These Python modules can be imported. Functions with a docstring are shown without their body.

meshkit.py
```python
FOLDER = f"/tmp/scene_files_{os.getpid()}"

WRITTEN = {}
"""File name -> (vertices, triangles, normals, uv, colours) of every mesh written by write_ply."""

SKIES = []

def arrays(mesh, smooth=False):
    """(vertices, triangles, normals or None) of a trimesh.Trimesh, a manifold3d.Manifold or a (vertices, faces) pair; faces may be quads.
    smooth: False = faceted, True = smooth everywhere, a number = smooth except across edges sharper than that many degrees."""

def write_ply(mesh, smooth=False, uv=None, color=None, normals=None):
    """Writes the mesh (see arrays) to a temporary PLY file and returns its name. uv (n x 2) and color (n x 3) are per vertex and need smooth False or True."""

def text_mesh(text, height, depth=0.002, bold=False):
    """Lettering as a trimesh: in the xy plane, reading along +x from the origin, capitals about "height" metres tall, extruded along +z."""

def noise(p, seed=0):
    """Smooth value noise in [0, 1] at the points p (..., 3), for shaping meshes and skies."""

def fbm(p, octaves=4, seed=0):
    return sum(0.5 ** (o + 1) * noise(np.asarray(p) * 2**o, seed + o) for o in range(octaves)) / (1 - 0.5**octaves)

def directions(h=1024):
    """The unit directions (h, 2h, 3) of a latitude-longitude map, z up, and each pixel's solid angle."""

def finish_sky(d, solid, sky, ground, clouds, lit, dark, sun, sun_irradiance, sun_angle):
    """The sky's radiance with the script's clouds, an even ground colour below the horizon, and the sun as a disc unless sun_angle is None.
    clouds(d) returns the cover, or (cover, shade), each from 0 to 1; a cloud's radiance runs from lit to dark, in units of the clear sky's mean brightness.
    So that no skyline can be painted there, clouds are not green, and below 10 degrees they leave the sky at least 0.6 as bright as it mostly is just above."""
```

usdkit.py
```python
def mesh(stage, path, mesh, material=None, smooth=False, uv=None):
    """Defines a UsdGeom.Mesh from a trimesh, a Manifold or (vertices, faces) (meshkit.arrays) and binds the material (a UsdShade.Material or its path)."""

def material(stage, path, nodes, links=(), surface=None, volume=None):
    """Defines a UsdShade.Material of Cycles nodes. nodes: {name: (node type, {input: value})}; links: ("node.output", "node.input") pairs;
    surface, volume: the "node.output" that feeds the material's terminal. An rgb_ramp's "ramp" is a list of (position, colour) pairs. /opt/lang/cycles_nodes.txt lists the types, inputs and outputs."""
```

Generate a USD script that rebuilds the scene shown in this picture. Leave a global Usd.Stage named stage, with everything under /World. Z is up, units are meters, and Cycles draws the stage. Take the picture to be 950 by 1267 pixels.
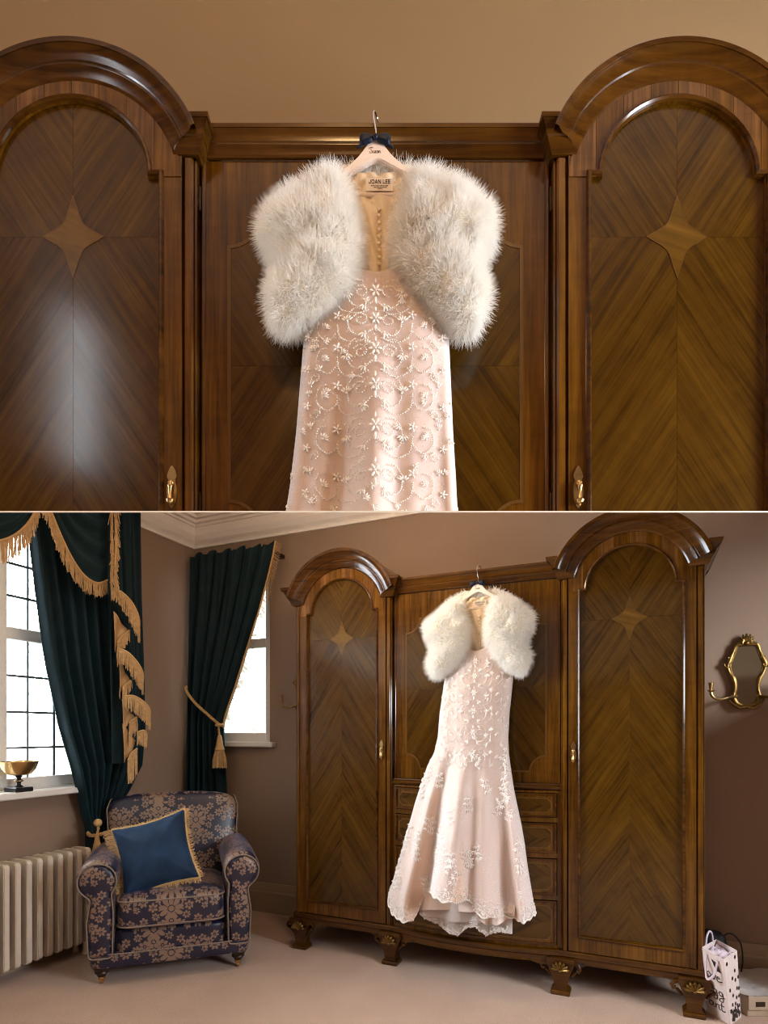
import math, random
import numpy as np, trimesh, shapely
from shapely.geometry import Polygon, LineString, Point, box as sbox
from shapely.ops import unary_union
from scipy.spatial import Delaunay, cKDTree
import usdkit, meshkit
from pxr import Usd, UsdGeom, UsdLux, UsdShade, Gf, Sdf, Vt

rng = np.random.default_rng(7)
stage = Usd.Stage.CreateInMemory()
UsdGeom.SetStageUpAxis(stage, 'Z'); UsdGeom.SetStageMetersPerUnit(stage, 1.0)
UsdGeom.Xform.Define(stage, '/World')
PI = math.pi

# ------------------------------------------------------------------ camera, sky, lights
F, CX, CY, CAMZ = 715.0, 475.0, 905.0, 1.2          # focal length in pixels of the 950 x 1267 frame, principal point, eye height
YAW = math.radians(23.54)                           # the camera looks to the left of the back wall's normal
CA, SA = math.cos(YAW), math.sin(YAW)
cam = UsdGeom.Camera.Define(stage, '/World/camera')
HA = 36.0
cam.CreateHorizontalApertureAttr(HA); cam.CreateVerticalApertureAttr(HA * 1267 / 950)
cam.CreateFocalLengthAttr(HA * F / 950)
cam.CreateVerticalApertureOffsetAttr((CY - 633.5) / 950 * HA)   # shift lens: verticals stay parallel
cam.CreateClippingRangeAttr((0.05, 200.0))
cam.CreateExposureAttr(-0.28)
cam.AddTransformOp().Set(Gf.Matrix4d().SetRotate(Gf.Rotation(Gf.Vec3d(1, 0, 0), 90)) * Gf.Matrix4d().SetRotate(Gf.Rotation(Gf.Vec3d(0, 0, 1), math.degrees(YAW))) * Gf.Matrix4d().SetTranslate(Gf.Vec3d(0, 0, CAMZ)))

sky = UsdLux.DomeLight.Define(stage, '/World/sky')
sky.CreateIntensityAttr(2.4); sky.CreateColorAttr(Gf.Vec3f(0.93, 0.97, 1.0))

def rect_light(name, pos, target, w, h, power, color):
    l = UsdLux.RectLight.Define(stage, '/World/' + name)
    l.CreateWidthAttr(w); l.CreateHeightAttr(h); l.CreateIntensityAttr(power); l.CreateColorAttr(Gf.Vec3f(*color))
    p, t = np.array(pos, float), np.array(target, float)
    z = p - t; z /= np.linalg.norm(z)
    x = np.cross([0, 0, 1], z); x /= np.linalg.norm(x); y = np.cross(z, x)
    m = Gf.Matrix4d(*x, 0, *y, 0, *z, 0, *p, 1)
    l.AddTransformOp().Set(m)
    return l

DAY, WARM = (0.84, 0.92, 1.0), (1.0, 0.60, 0.26)
rect_light('daylight_left', (-3.25, 1.22, 1.68), (0, 1.75, 1.25), 1.4, 1.5, 45, DAY)            # outside the left window, above the view
rect_light('daylight_back', (-2.6, 4.3, 3.1), (-2.4, 3.0, 1.3), 1.0, 1.2, 22, DAY)           # outside the window in the back wall
rect_light('unseen_daylight_right', (2.46, 1.45, 1.95), (0, 1.45, 1.95), .9, 1.15, 50, DAY)             # in the unseen right window, placed to light wall and gowns from the right
rect_light('unseen_daylight_left', (-3.0, -0.19, 1.9), (0, -0.19, 1.9), .34, 2.1, 48, DAY)        # in the unseen narrow left window, placed to streak the left door
rect_light('unseen_daylight_high', (-1.47, -2.52, 3.8), (-1.0, 0, 3.2), .11, 1.15, 12, DAY)              # in an unseen slit behind the camera, placed to streak the upper left door
def lamp(name, pos, r, power, color):
    l = UsdLux.SphereLight.Define(stage, '/World/' + name)
    l.CreateRadiusAttr(r); l.CreateIntensityAttr(power); l.CreateColorAttr(Gf.Vec3f(*color)); l.AddTranslateOp().Set(Gf.Vec3d(*pos))
lamp('unseen_warm_lamp', (0.2, -0.9, 3.5), 0.14, 115, WARM)  # unseen warm lamp behind the camera, placed to warm the upper wall
lamp('unseen_corner_lamp', (-1.15, 2.22, 2.24), 0.07, 135, (1.0, .76, .52))  # unseen, hidden behind the upper wall, placed to brighten the ceiling corner

# ------------------------------------------------------------------ coordinates
def room(X, Y):                                     # camera frame (right, ahead) to world
    return (CA * X - SA * Y, SA * X + CA * Y)
def ray(px, py):
    x = (px - CX) / F
    return (CA * x - SA, SA * x + CA, (CY - py) / F)
def onb(px, py, b):                                 # a point of the upright plane y = b: (x, z)
    d = ray(px, py); t = b / d[1]; return (d[0] * t, CAMZ + d[2] * t)
def onl(px, py, a):                                 # a point of the upright plane x = a: (y, z)
    d = ray(px, py); t = a / d[0]; return (d[1] * t, CAMZ + d[2] * t)
def onu(px, py, Y):                                 # a point of the upright plane at distance Y ahead: (X, z)
    return ((px - CX) / F * Y, CAMZ + (CY - py) / F * Y)

# ------------------------------------------------------------------ scene helpers
taken = {}
def fresh(parent, name):
    k = (parent, name); taken[k] = taken.get(k, 0) + 1
    return name if taken[k] == 1 else f'{name}_{taken[k]-1:03d}'
def tag(p, label=None, cat=None, group=None, kind=None):
    for k, v in (('label', label), ('category', cat), ('group', group), ('kind', kind)):
        if v: p.SetCustomDataByKey(k, v)
    return p
def rotz(deg, loc=(0, 0, 0)):
    return Gf.Matrix4d().SetRotate(Gf.Rotation(Gf.Vec3d(0, 0, 1), deg)) * Gf.Matrix4d().SetTranslate(Gf.Vec3d(*map(float, loc)))
def thing(name, label, cat, m=None, group=None):
    x = UsdGeom.Xform.Define(stage, '/World/' + fresh('/World', name))
    if m is not None: x.AddTransformOp().Set(m)
    return tag(x.GetPrim(), label, cat, group)
def ppath(parent): return '/World' if parent is None else str(parent.GetPath())
def part(parent, name, mesh, mat, smooth=35, label=None, kind=None, uv=None, cat=None, group=None):
    if isinstance(mesh, list): mesh = cat_m(mesh)
    if len(getattr(mesh, 'faces', [1])) == 0: return None
    pp = ppath(parent)
    m = usdkit.mesh(stage, pp + '/' + fresh(pp, name), mesh, M[mat] if isinstance(mat, str) else mat, smooth=smooth, uv=uv)
    return tag(m.GetPrim(), label, cat, group, kind)
def struct(name, mesh, mat, label, smooth=35): return part(None, name, mesh, mat, smooth, label, 'structure')
def cat_m(ms): return trimesh.util.concatenate([m for m in ms if m is not None])

# ------------------------------------------------------------------ mesh helpers
def cbox(x0, x1, y0, y1, z0, z1, c=0.003):
    x0, x1 = min(x0, x1), max(x0, x1); y0, y1 = min(y0, y1), max(y0, y1); z0, z1 = min(z0, z1), max(z0, z1)
    c = min(c, (x1-x0)*.45, (y1-y0)*.45, (z1-z0)*.45)
    if c <= 0: return trimesh.creation.box(bounds=[(x0, y0, z0), (x1, y1, z1)])
    P = []
    for x, sx in ((x0, 1), (x1, -1)):
        for y, sy in ((y0, 1), (y1, -1)):
            for z, sz in ((z0, 1), (z1, -1)):
                P += [(x, y+sy*c, z+sz*c), (x+sx*c, y, z+sz*c), (x+sx*c, y+sy*c, z)]
    return trimesh.convex.convex_hull(np.array(P))
def tri(v, f): return trimesh.Trimesh(np.asarray(v, float), np.asarray(f, int), process=False)
def quads(nu, nv, closed=False):
    F_ = []
    for i in range(nu - 1):
        for j in range(nv if closed else nv - 1):
            a, b, c, d = i*nv+j, i*nv+(j+1) % nv, (i+1)*nv+(j+1) % nv, (i+1)*nv+j
            F_ += [(a, b, c), (a, c, d)]
    return np.array(F_)
def ext(poly, y0, y1):
    """polygon in x, z -> solid between y0 and y1"""
    ms = []
    for g in getattr(poly, 'geoms', [poly]):
        if g.is_empty or g.area < 1e-7: continue
        m = trimesh.creation.extrude_polygon(g, y1 - y0, engine='earcut')
        v = m.vertices
        ms.append(tri(np.stack([v[:, 0], y1 - v[:, 2], v[:, 1]], 1), m.faces))
    return cat_m(ms) if ms else tri(np.zeros((0, 3)), np.zeros((0, 3), int))
def ext_z(poly, z0, z1):
    ms = []
    for g in getattr(poly, 'geoms', [poly]):
        m = trimesh.creation.extrude_polygon(g, z1 - z0, engine='earcut'); m.apply_translation((0, 0, z0)); ms.append(m)
    return cat_m(ms)
def sweep_xz(path, prof, closed=False, m0=0, m1=0):
    """prof (n, p): n along the path's left normal in the x-z plane, p towards -y. m0, m1: mitre of the ends by p."""
    p = np.asarray(path, float); prof = np.asarray(prof, float); N = len(p)
    if closed: d0, d1 = p - np.roll(p, 1, 0), np.roll(p, -1, 0) - p
    else:
        d = np.diff(p, axis=0); d0, d1 = np.vstack([d[:1], d]), np.vstack([d, d[-1:]])
    d0 = d0 / np.linalg.norm(d0, axis=1, keepdims=True); d1 = d1 / np.linalg.norm(d1, axis=1, keepdims=True)
    n0, n1 = np.stack([-d0[:, 1], d0[:, 0]], 1), np.stack([-d1[:, 1], d1[:, 0]], 1)
    m = n0 + n1; m /= np.maximum((m * n0).sum(1, keepdims=True), .3)
    V = np.zeros((N, len(prof), 3))
    for k, (n, q) in enumerate(prof):
        V[:, k, 0] = p[:, 0] + m[:, 0]*n; V[:, k, 2] = p[:, 1] + m[:, 1]*n; V[:, k, 1] = -q
        if not closed:
            V[0, k, [0, 2]] -= d0[0]*q*m0; V[-1, k, [0, 2]] += d1[-1]*q*m1
    K = len(prof)
    f = quads(N, K, True)
    if closed:
        for j in range(K):
            a, b, c, d = (N-1)*K+j, (N-1)*K+(j+1) % K, (j+1) % K, j
            f = np.vstack([f, [(a, b, c), (a, c, d)]])
        mm = tri(V.reshape(-1, 3), f)
    else:
        caps = [(0, j+1, j) for j in range(1, K-1)] + [((N-1)*K, (N-1)*K+j, (N-1)*K+j+1) for j in range(1, K-1)]
        mm = tri(V.reshape(-1, 3), np.vstack([f, caps]))
    if mm.volume < 0: mm.invert()
    return mm
def tube(pts, r, n=6, caps=True):
    p = np.asarray(pts, float); N = len(p)
    r = np.broadcast_to(r, N)
    t = np.gradient(p, axis=0); t /= np.linalg.norm(t, axis=1, keepdims=True) + 1e-12
    a = np.zeros_like(p); ref = np.array([0, 0, 1.0]) if abs(t[0, 2]) < .9 else np.array([1.0, 0, 0])
    prev = np.cross(t[0], ref); prev /= np.linalg.norm(prev)
    for i in range(N):
        prev = prev - t[i]*(prev @ t[i]); prev /= np.linalg.norm(prev) + 1e-12; a[i] = prev
    b = np.cross(t, a)
    ang = np.arange(n)*2*PI/n
    V = p[:, None] + r[:, None, None]*(a[:, None]*np.cos(ang)[None, :, None] + b[:, None]*np.sin(ang)[None, :, None])
    f = quads(N, n, True)
    if caps: f = np.vstack([f, [(0, j, j+1) for j in range(1, n-1)], [((N-1)*n, (N-1)*n+j+1, (N-1)*n+j) for j in range(1, n-1)]])
    m = tri(V.reshape(-1, 3), f)
    if caps and m.volume < 0: m.invert()
    return m
def lathe(prof, n=24, center=(0, 0, 0)):
    """prof: (r, z) list"""
    p = np.asarray(prof, float); ang = np.arange(n)*2*PI/n
    V = np.stack([p[:, 0, None]*np.cos(ang), p[:, 0, None]*np.sin(ang), np.repeat(p[:, 1, None], n, 1)], 2)
    m = tri(V.reshape(-1, 3) + np.array(center), quads(len(p), n, True)); 
    return m
def ball(c, r, s=1, sc=(1, 1, 1)):
    m = trimesh.creation.icosphere(s, r); m.apply_scale(sc); m.apply_translation(c); return m
def spline(pts, n=40):
    """Catmull-Rom through the points"""
    p = np.asarray(pts, float); q = np.vstack([2*p[0]-p[1], p, 2*p[-1]-p[-2]]); out = []
    seg = len(p) - 1; per = max(2, n // seg)
    for i in range(seg):
        a, b, c, d = q[i:i+4]
        for t in np.linspace(0, 1, per, endpoint=False):
            out.append(.5*((2*b) + (c-a)*t + (2*a-5*b+4*c-d)*t*t + (3*b-a-3*c+d)*t**3))
    out.append(p[-1]); return np.array(out)
def smooth_poly(pts, n=90):
    p = np.asarray(pts, float); q = np.vstack([p[-2:], p, p[:3]])
    s = spline(q, n*len(q)//len(p)); per = max(2, (n*len(q)//len(p)) // (len(q)-1))
    return Polygon(s[2*per:-2*per]).buffer(0)
def sheet(P, thick=0.004):
    """grid of points (nu, nv, 3) -> a closed thin sheet"""
    nu, nv = P.shape[:2]
    du, dv = np.gradient(P, axis=0), np.gradient(P, axis=1)
    n = np.cross(du, dv); n /= np.linalg.norm(n, axis=2, keepdims=True) + 1e-12
    A, B = P + n*thick/2, P - n*thick/2
    f = quads(nu, nv); k = nu*nv
    rim = [(i*nv) for i in range(nu)] + [(nu-1)*nv+j for j in range(1, nv)] + [i*nv+nv-1 for i in range(nu-2, -1, -1)] + [j for j in range(nv-2, 0, -1)]
    R = []
    for a, b in zip(rim, rim[1:]+rim[:1]): R += [(a, b, b+k), (a, b+k, a+k)]
    m = tri(np.vstack([A.reshape(-1, 3), B.reshape(-1, 3)]), np.vstack([f, f[:, ::-1]+k, R]))
    return m
def puff(poly, tf, tb, res=0.01, power=.5, reach=None, bump=0.0, seed=0):
    """a polygon in x, z swelled into a pillow: front towards -y by tf, back towards +y by tb"""
    x0, z0, x1, z1 = poly.bounds
    gx, gz = np.meshgrid(np.arange(x0, x1, res), np.arange(z0, z1, res))
    pts = np.stack([gx.ravel() + (np.indices(gx.shape)[0].ravel() % 2)*res/2, gz.ravel()], 1)
    inner = poly.buffer(-res*.5)
    pts = pts[shapely.contains_xy(inner, pts[:, 0], pts[:, 1])]
    L = poly.exterior.length; nb = max(12, int(L/res))
    rim = np.array([poly.exterior.interpolate(i/nb, normalized=True).coords[0] for i in range(nb)])
    P = np.vstack([rim, pts]); T = Delaunay(P).simplices
    cen = P[T].mean(1); T = T[shapely.contains_xy(poly.buffer(res*.1), cen[:, 0], cen[:, 1])]
    dist = shapely.distance(poly.exterior, shapely.points(P)); dist[:nb] = 0
    reach = reach or dist.max()
    h = np.sin(np.minimum(dist/reach, 1)*PI/2)**power if power != .5 else np.sqrt(np.maximum(0, 1-(1-np.minimum(dist/reach, 1))**2))
    nz = (meshkit.fbm(np.c_[P*22, np.zeros(len(P))], 3, seed)-.5)*bump*h if bump else 0
    front = np.c_[P[:, 0], -tf*h - nz, P[:, 1]]; back = np.c_[P[:, 0], tb*h, P[:, 1]]
    k = len(P); idx = np.arange(k) + k; idx[:nb] = np.arange(nb)
    a = P[T]; area = (a[:, 1, 0]-a[:, 0, 0])*(a[:, 2, 1]-a[:, 0, 1]) - (a[:, 1, 1]-a[:, 0, 1])*(a[:, 2, 0]-a[:, 0, 0])
    T[area < 0] = T[area < 0][:, ::-1]
    m = tri(np.vstack([front, back]), np.vstack([T, idx[T][:, ::-1]]))
    m.remove_unreferenced_vertices()
    return m
def moved(m, loc=(0, 0, 0), R=None):
    m = m.copy()
    if R is not None: m.apply_transform(R)
    m.apply_translation(loc); return m
rot = trimesh.transformations.rotation_matrix

# ------------------------------------------------------------------ materials
class G:
    """a small builder of node graphs: every call adds a node and returns 'node.output'"""
    def __init__(s): s.n, s.l = {}, []
    def node(s, kind, out, **kw):
        k = f'n{len(s.n)}'; vals = {}
        for a, v in kw.items():
            if isinstance(v, str) and '.' in v and v.split('.')[0] in s.n: s.l.append((v, f'{k}.{a}'))
            else: vals[a] = v
        s.n[k] = (kind, vals); return f'{k}.{out}'
    def m(s, op, a, b=0.0, c=0.0, clamp=False): return s.node('math', 'value', math_type=op, value1=a, value2=b, value3=c, use_clamp=clamp)
    def mix(s, f, a, b, kind='mix'): return s.node('mix', 'color', mix_type=kind, fac=f, color1=a, color2=b)
    def ramp(s, f, stops): return s.node('rgb_ramp', 'color', ramp=stops, fac=f)
    def noise(s, vec, scale, detail=2.0, rough=.5, dist=0.0): return s.node('noise_texture', 'fac', vector=vec, scale=scale, detail=detail, roughness=rough, distortion=dist)
    def make(s, name, surface): return usdkit.material(stage, '/World/Looks/' + name, s.n, s.l, surface=surface)
M = {}
UsdGeom.Scope.Define(stage, '/World/Looks')
def plain(name, col, rough=.6, metal=0.0, var=0.06, scale=20, bump=0.0, bscale=200, sheen=0.0, coat=0.0, spec=.5, sheen_tint=(1, 1, 1)):
    g = G(); o = g.node('texture_coordinate', 'object')
    n = g.noise(o, scale, 3)
    c = g.ramp(n, [(.25, [x*(1-var) for x in col]), (.75, [min(1, x*(1+var)) for x in col])])
    kw = dict(base_color=c, roughness=rough, metallic=metal, sheen_weight=sheen, sheen_tint=sheen_tint, coat_weight=coat, specular_ior_level=spec)
    if bump:
        kw['normal'] = g.node('bump', 'normal', height=g.noise(o, bscale, 2), strength=bump, distance=.002)
    M[name] = g.make(name, g.node('principled_bsdf', 'BSDF', **kw)); return M[name]
def wood(name, ang, dark, mid, light, rough=.17, seed=0.0, across=55.0, coat=.12):
    """polished veneer; the grain runs along z turned by ang about y"""
    g = G(); o = g.node('texture_coordinate', 'object')
    r = g.node('mapping', 'vector', mapping_type='point', vector=o, rotation=(0, ang, 0), location=(seed, seed*.7, 0))
    fine = g.node('mapping', 'vector', mapping_type='point', vector=r, scale=(across, 12, 2.2))
    broad = g.node('mapping', 'vector', mapping_type='point', vector=r, scale=(11, 4, 1.1))
    a = g.noise(fine, 1.6, 5, .62, .5); b = g.noise(broad, 1.0, 3, .55, 1.2)
    c = g.noise(g.node('mapping', 'vector', mapping_type='point', vector=r, scale=(7, 7, 22)), 1.0, 2, .5, .8)   # cross figure
    f = g.m('add', g.m('multiply', a, .5), g.m('add', g.m('multiply', b, .4), g.m('multiply', c, .12)))
    dark, mid, light = ([x*.80 for x in q] for q in (dark, mid, light))
    col = g.ramp(f, [(.36, dark), (.5, mid), (.66, light)])
    nb = g.node('bump', 'normal', height=a, strength=.05, distance=.001)
    rg = g.m('add', g.m('multiply', b, .12), rough-.06)
    M[name] = g.make(name, g.node('principled_bsdf', 'BSDF', base_color=col, roughness=rg, normal=nb, coat_weight=coat, coat_roughness=.12, specular_ior_level=.32))
D1, D2, D3 = (.032, .0105, .0008), (.098, .036, .0022), (.185, .075, .006)
wood('walnut_upright', 0.0, D1, D2, D3)
wood('walnut_level', PI/2, D1, D2, D3, seed=3.1)
wood('walnut_moulding', PI/2, (.020, .0062, .0006), (.062, .021, .0014), (.118, .044, .004), rough=.18, seed=1.3, across=35)
V1, V2, V3 = (.030, .0112, .0007), (.064, .0262, .0013), (.106, .0465, .0028)
wood('veneer_rising', math.radians(33), V1, V2, V3, seed=5.2, across=62)
wood('veneer_falling', math.radians(-33), V1, V2, V3, seed=2.2, across=62)
wood('veneer_drawer_rising', math.radians(58), V1, V2, V3, seed=6.2, across=50)
wood('veneer_drawer_falling', math.radians(-58), V1, V2, V3, seed=7.2, across=50)
wood('burr_inlay', math.radians(70), (.070, .031, .002), (.118, .054, .005), (.17, .082, .010), seed=4.4, across=25)
wood('string_inlay', 0.0, (.085, .038, .008), (.12, .054, .012), (.16, .075, .018), seed=1.0)
wood('dark_wood', 0.0, (.008, .0035, .0015), (.018, .007, .0025), (.035, .014, .004))
plain('gilt', (.62, .36, .10), .32, 1.0, .25, 60, .3, 120)
plain('gilt_carving', (.20, .118, .032), .40, .85, .3, 80, .3, 150)
plain('brass', (.60, .40, .17), .28, 1.0, .12, 40)
plain('old_brass', (.30, .20, .085), .36, 1.0, .3, 50)
plain('chrome', (.75, .75, .76), .15, 1.0, .02)
plain('iron', (.012, .012, .013), .4, .3)
plain('lead', (.10, .11, .12), .5, .4)
plain('wall_paint', (.270, .180, .124), .85, 0, .03, 3, .06, 260)
plain('lamplit_wall_paint', (.255, .160, .074), .85, 0, .03, 3, .06, 260)  # the wall colour with warm lamplight mixed in as ochre
plain('ceiling_paint', (.80, .73, .68), .9, 0, .02)
plain('cornice_paint', (.82, .75, .70), .6, 0, .02)
plain('skirting_paint', (.30, .21, .135), .45, 0, .04)
plain('white_paint', (.74, .71, .68), .4, 0, .02)
plain('edge_paint', (.88, .86, .76), .5, 0, .01)
plain('radiator_paint', (.60, .50, .40), .38, 0, .05, 30)
plain('velvet', (.0045, .016, .021), .7, 0, .35, 14, .25, 500, sheen=.22, spec=.2, sheen_tint=(.16, .42, .52))
plain('cushion_velvet', (.008, .024, .058), .7, 0, .5, 9, .25, 500, sheen=.25, spec=.2, sheen_tint=(.25, .5, .9))
plain('bow_ribbon', (.004, .008, .022), .45, 0, .2, 60, spec=.25)
plain('gold_fringe', (.47, .29, .125), .7, 0, .25, 60, .3, 500, sheen=.15)
plain('gold_lining', (.42, .235, .085), .5, 0, .12, 20, sheen=.2)
plain('piping', (.19, .135, .10), .55, 0, .2, 200)
plain('gold_cord', (.50, .31, .12), .55, 0, .2, 200, .4, 300)
plain('pale_wood', (.80, .66, .56), .42, 0, .04, 30)
plain('ink', (.05, .035, .03), .6)
plain('fur_skin', (.95, .86, .70), .9, 0, .06, 25)
plain('cream_satin', (.80, .64, .44), .34, 0, .04, 12, .15, 60, sheen=.05)
plain('blush_satin', (.68, .475, .36), .38, 0, .04, 12, .1, 60, sheen=.05)
plain('underskirt_satin', (.80, .66, .58), .36, 0, .04, 12, .1, 60, sheen=.05)
plain('lace', (.86, .78, .73), .5, 0, .08, 80, .5, 400, sheen=.05)
plain('bead', (.92, .87, .80), .16, .2, .1, 90)
plain('petal', (.95, .90, .85), .25, .1, .06, 60)
plain('tag_cloth', (.85, .74, .62), .6)
plain('bag_paper', (.66, .55, .52), .5, 0, .03)
plain('bag_inside', (.62, .52, .60), .6, 0, .03)
plain('card', (.36, .27, .19), .75, 0, .06)
plain('tissue', (.50, .46, .44), .45, 0, .1, 12)
plain('black_cloth', (.006, .006, .007), .7, 0, .3, 30)
plain('dark_leg', (.020, .010, .005), .35, 0, .2)
plain('bark', (.62, .60, .58), .9, 0, .2, 10, .5, 40)
plain('lawn', (.30, .34, .24), .95, 0, .2, 3)

def carpet():
    g = G(); o = g.node('texture_coordinate', 'object')
    n1, n2 = g.noise(o, 2.2, 4, .6), g.noise(o, 170, 2, .7)
    f = g.m('add', g.m('multiply', n1, .35), g.m('multiply', n2, .65))
    c = g.ramp(f, [(.3, (.28, .165, .105)), (.7, (.47, .31, .22))])
    nb = g.node('bump', 'normal', height=g.noise(o, 260, 3, .7), strength=.55, distance=.004)
    M['carpet'] = g.make('carpet', g.node('principled_bsdf', 'BSDF', base_color=c, roughness=.95, normal=nb, sheen_weight=.25, specular_ior_level=.1))
carpet()
def glass():
    g = G()
    f = g.node('fresnel', 'fac', IOR=1.45)
    t, s = g.node('transparent_bsdf', 'BSDF', color=(.97, .98, .98)), g.node('glossy_bsdf', 'BSDF', color=(1, 1, 1), roughness=.02)
    M['pane_glass'] = g.make('pane_glass', g.node('mix_closure', 'closure', fac=f, closure1=t, closure2=s))
    g = G()
    M['mirror_glass'] = g.make('mirror_glass', g.node('principled_bsdf', 'BSDF', base_color=(.24, .22, .18), metallic=1.0, roughness=.08))
    for name, col, k in (('tulle', (.93, .90, .91), .22), ('lace_net', (.93, .86, .82), .55)):
        g = G(); o = g.node('texture_coordinate', 'object')
        d = g.node('diffuse_bsdf', 'BSDF', color=col); tr = g.node('translucent_bsdf', 'BSDF', color=col)
        body = g.node('mix_closure', 'closure', fac=.35, closure1=d, closure2=tr)
        lw = g.node('layer_weight', 'facing', blend=.5); k = g.m('multiply_add', g.m('multiply', lw, lw), .75-k, k)   # threads close up when seen aslant
        M[name] = g.make(name, g.node('mix_closure', 'closure', fac=k, closure1=g.node('transparent_bsdf', 'BSDF', color=(1, 1, 1)), closure2=body))
    g = G()
    d = g.node('diffuse_bsdf', 'BSDF', color=(1.0, .98, .94))
    tr = g.node('translucent_bsdf', 'BSDF', color=(1.0, .98, .94))
    M['fur'] = g.make('fur', g.node('mix_closure', 'closure', fac=.35, closure1=d, closure2=tr))
glass()
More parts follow.
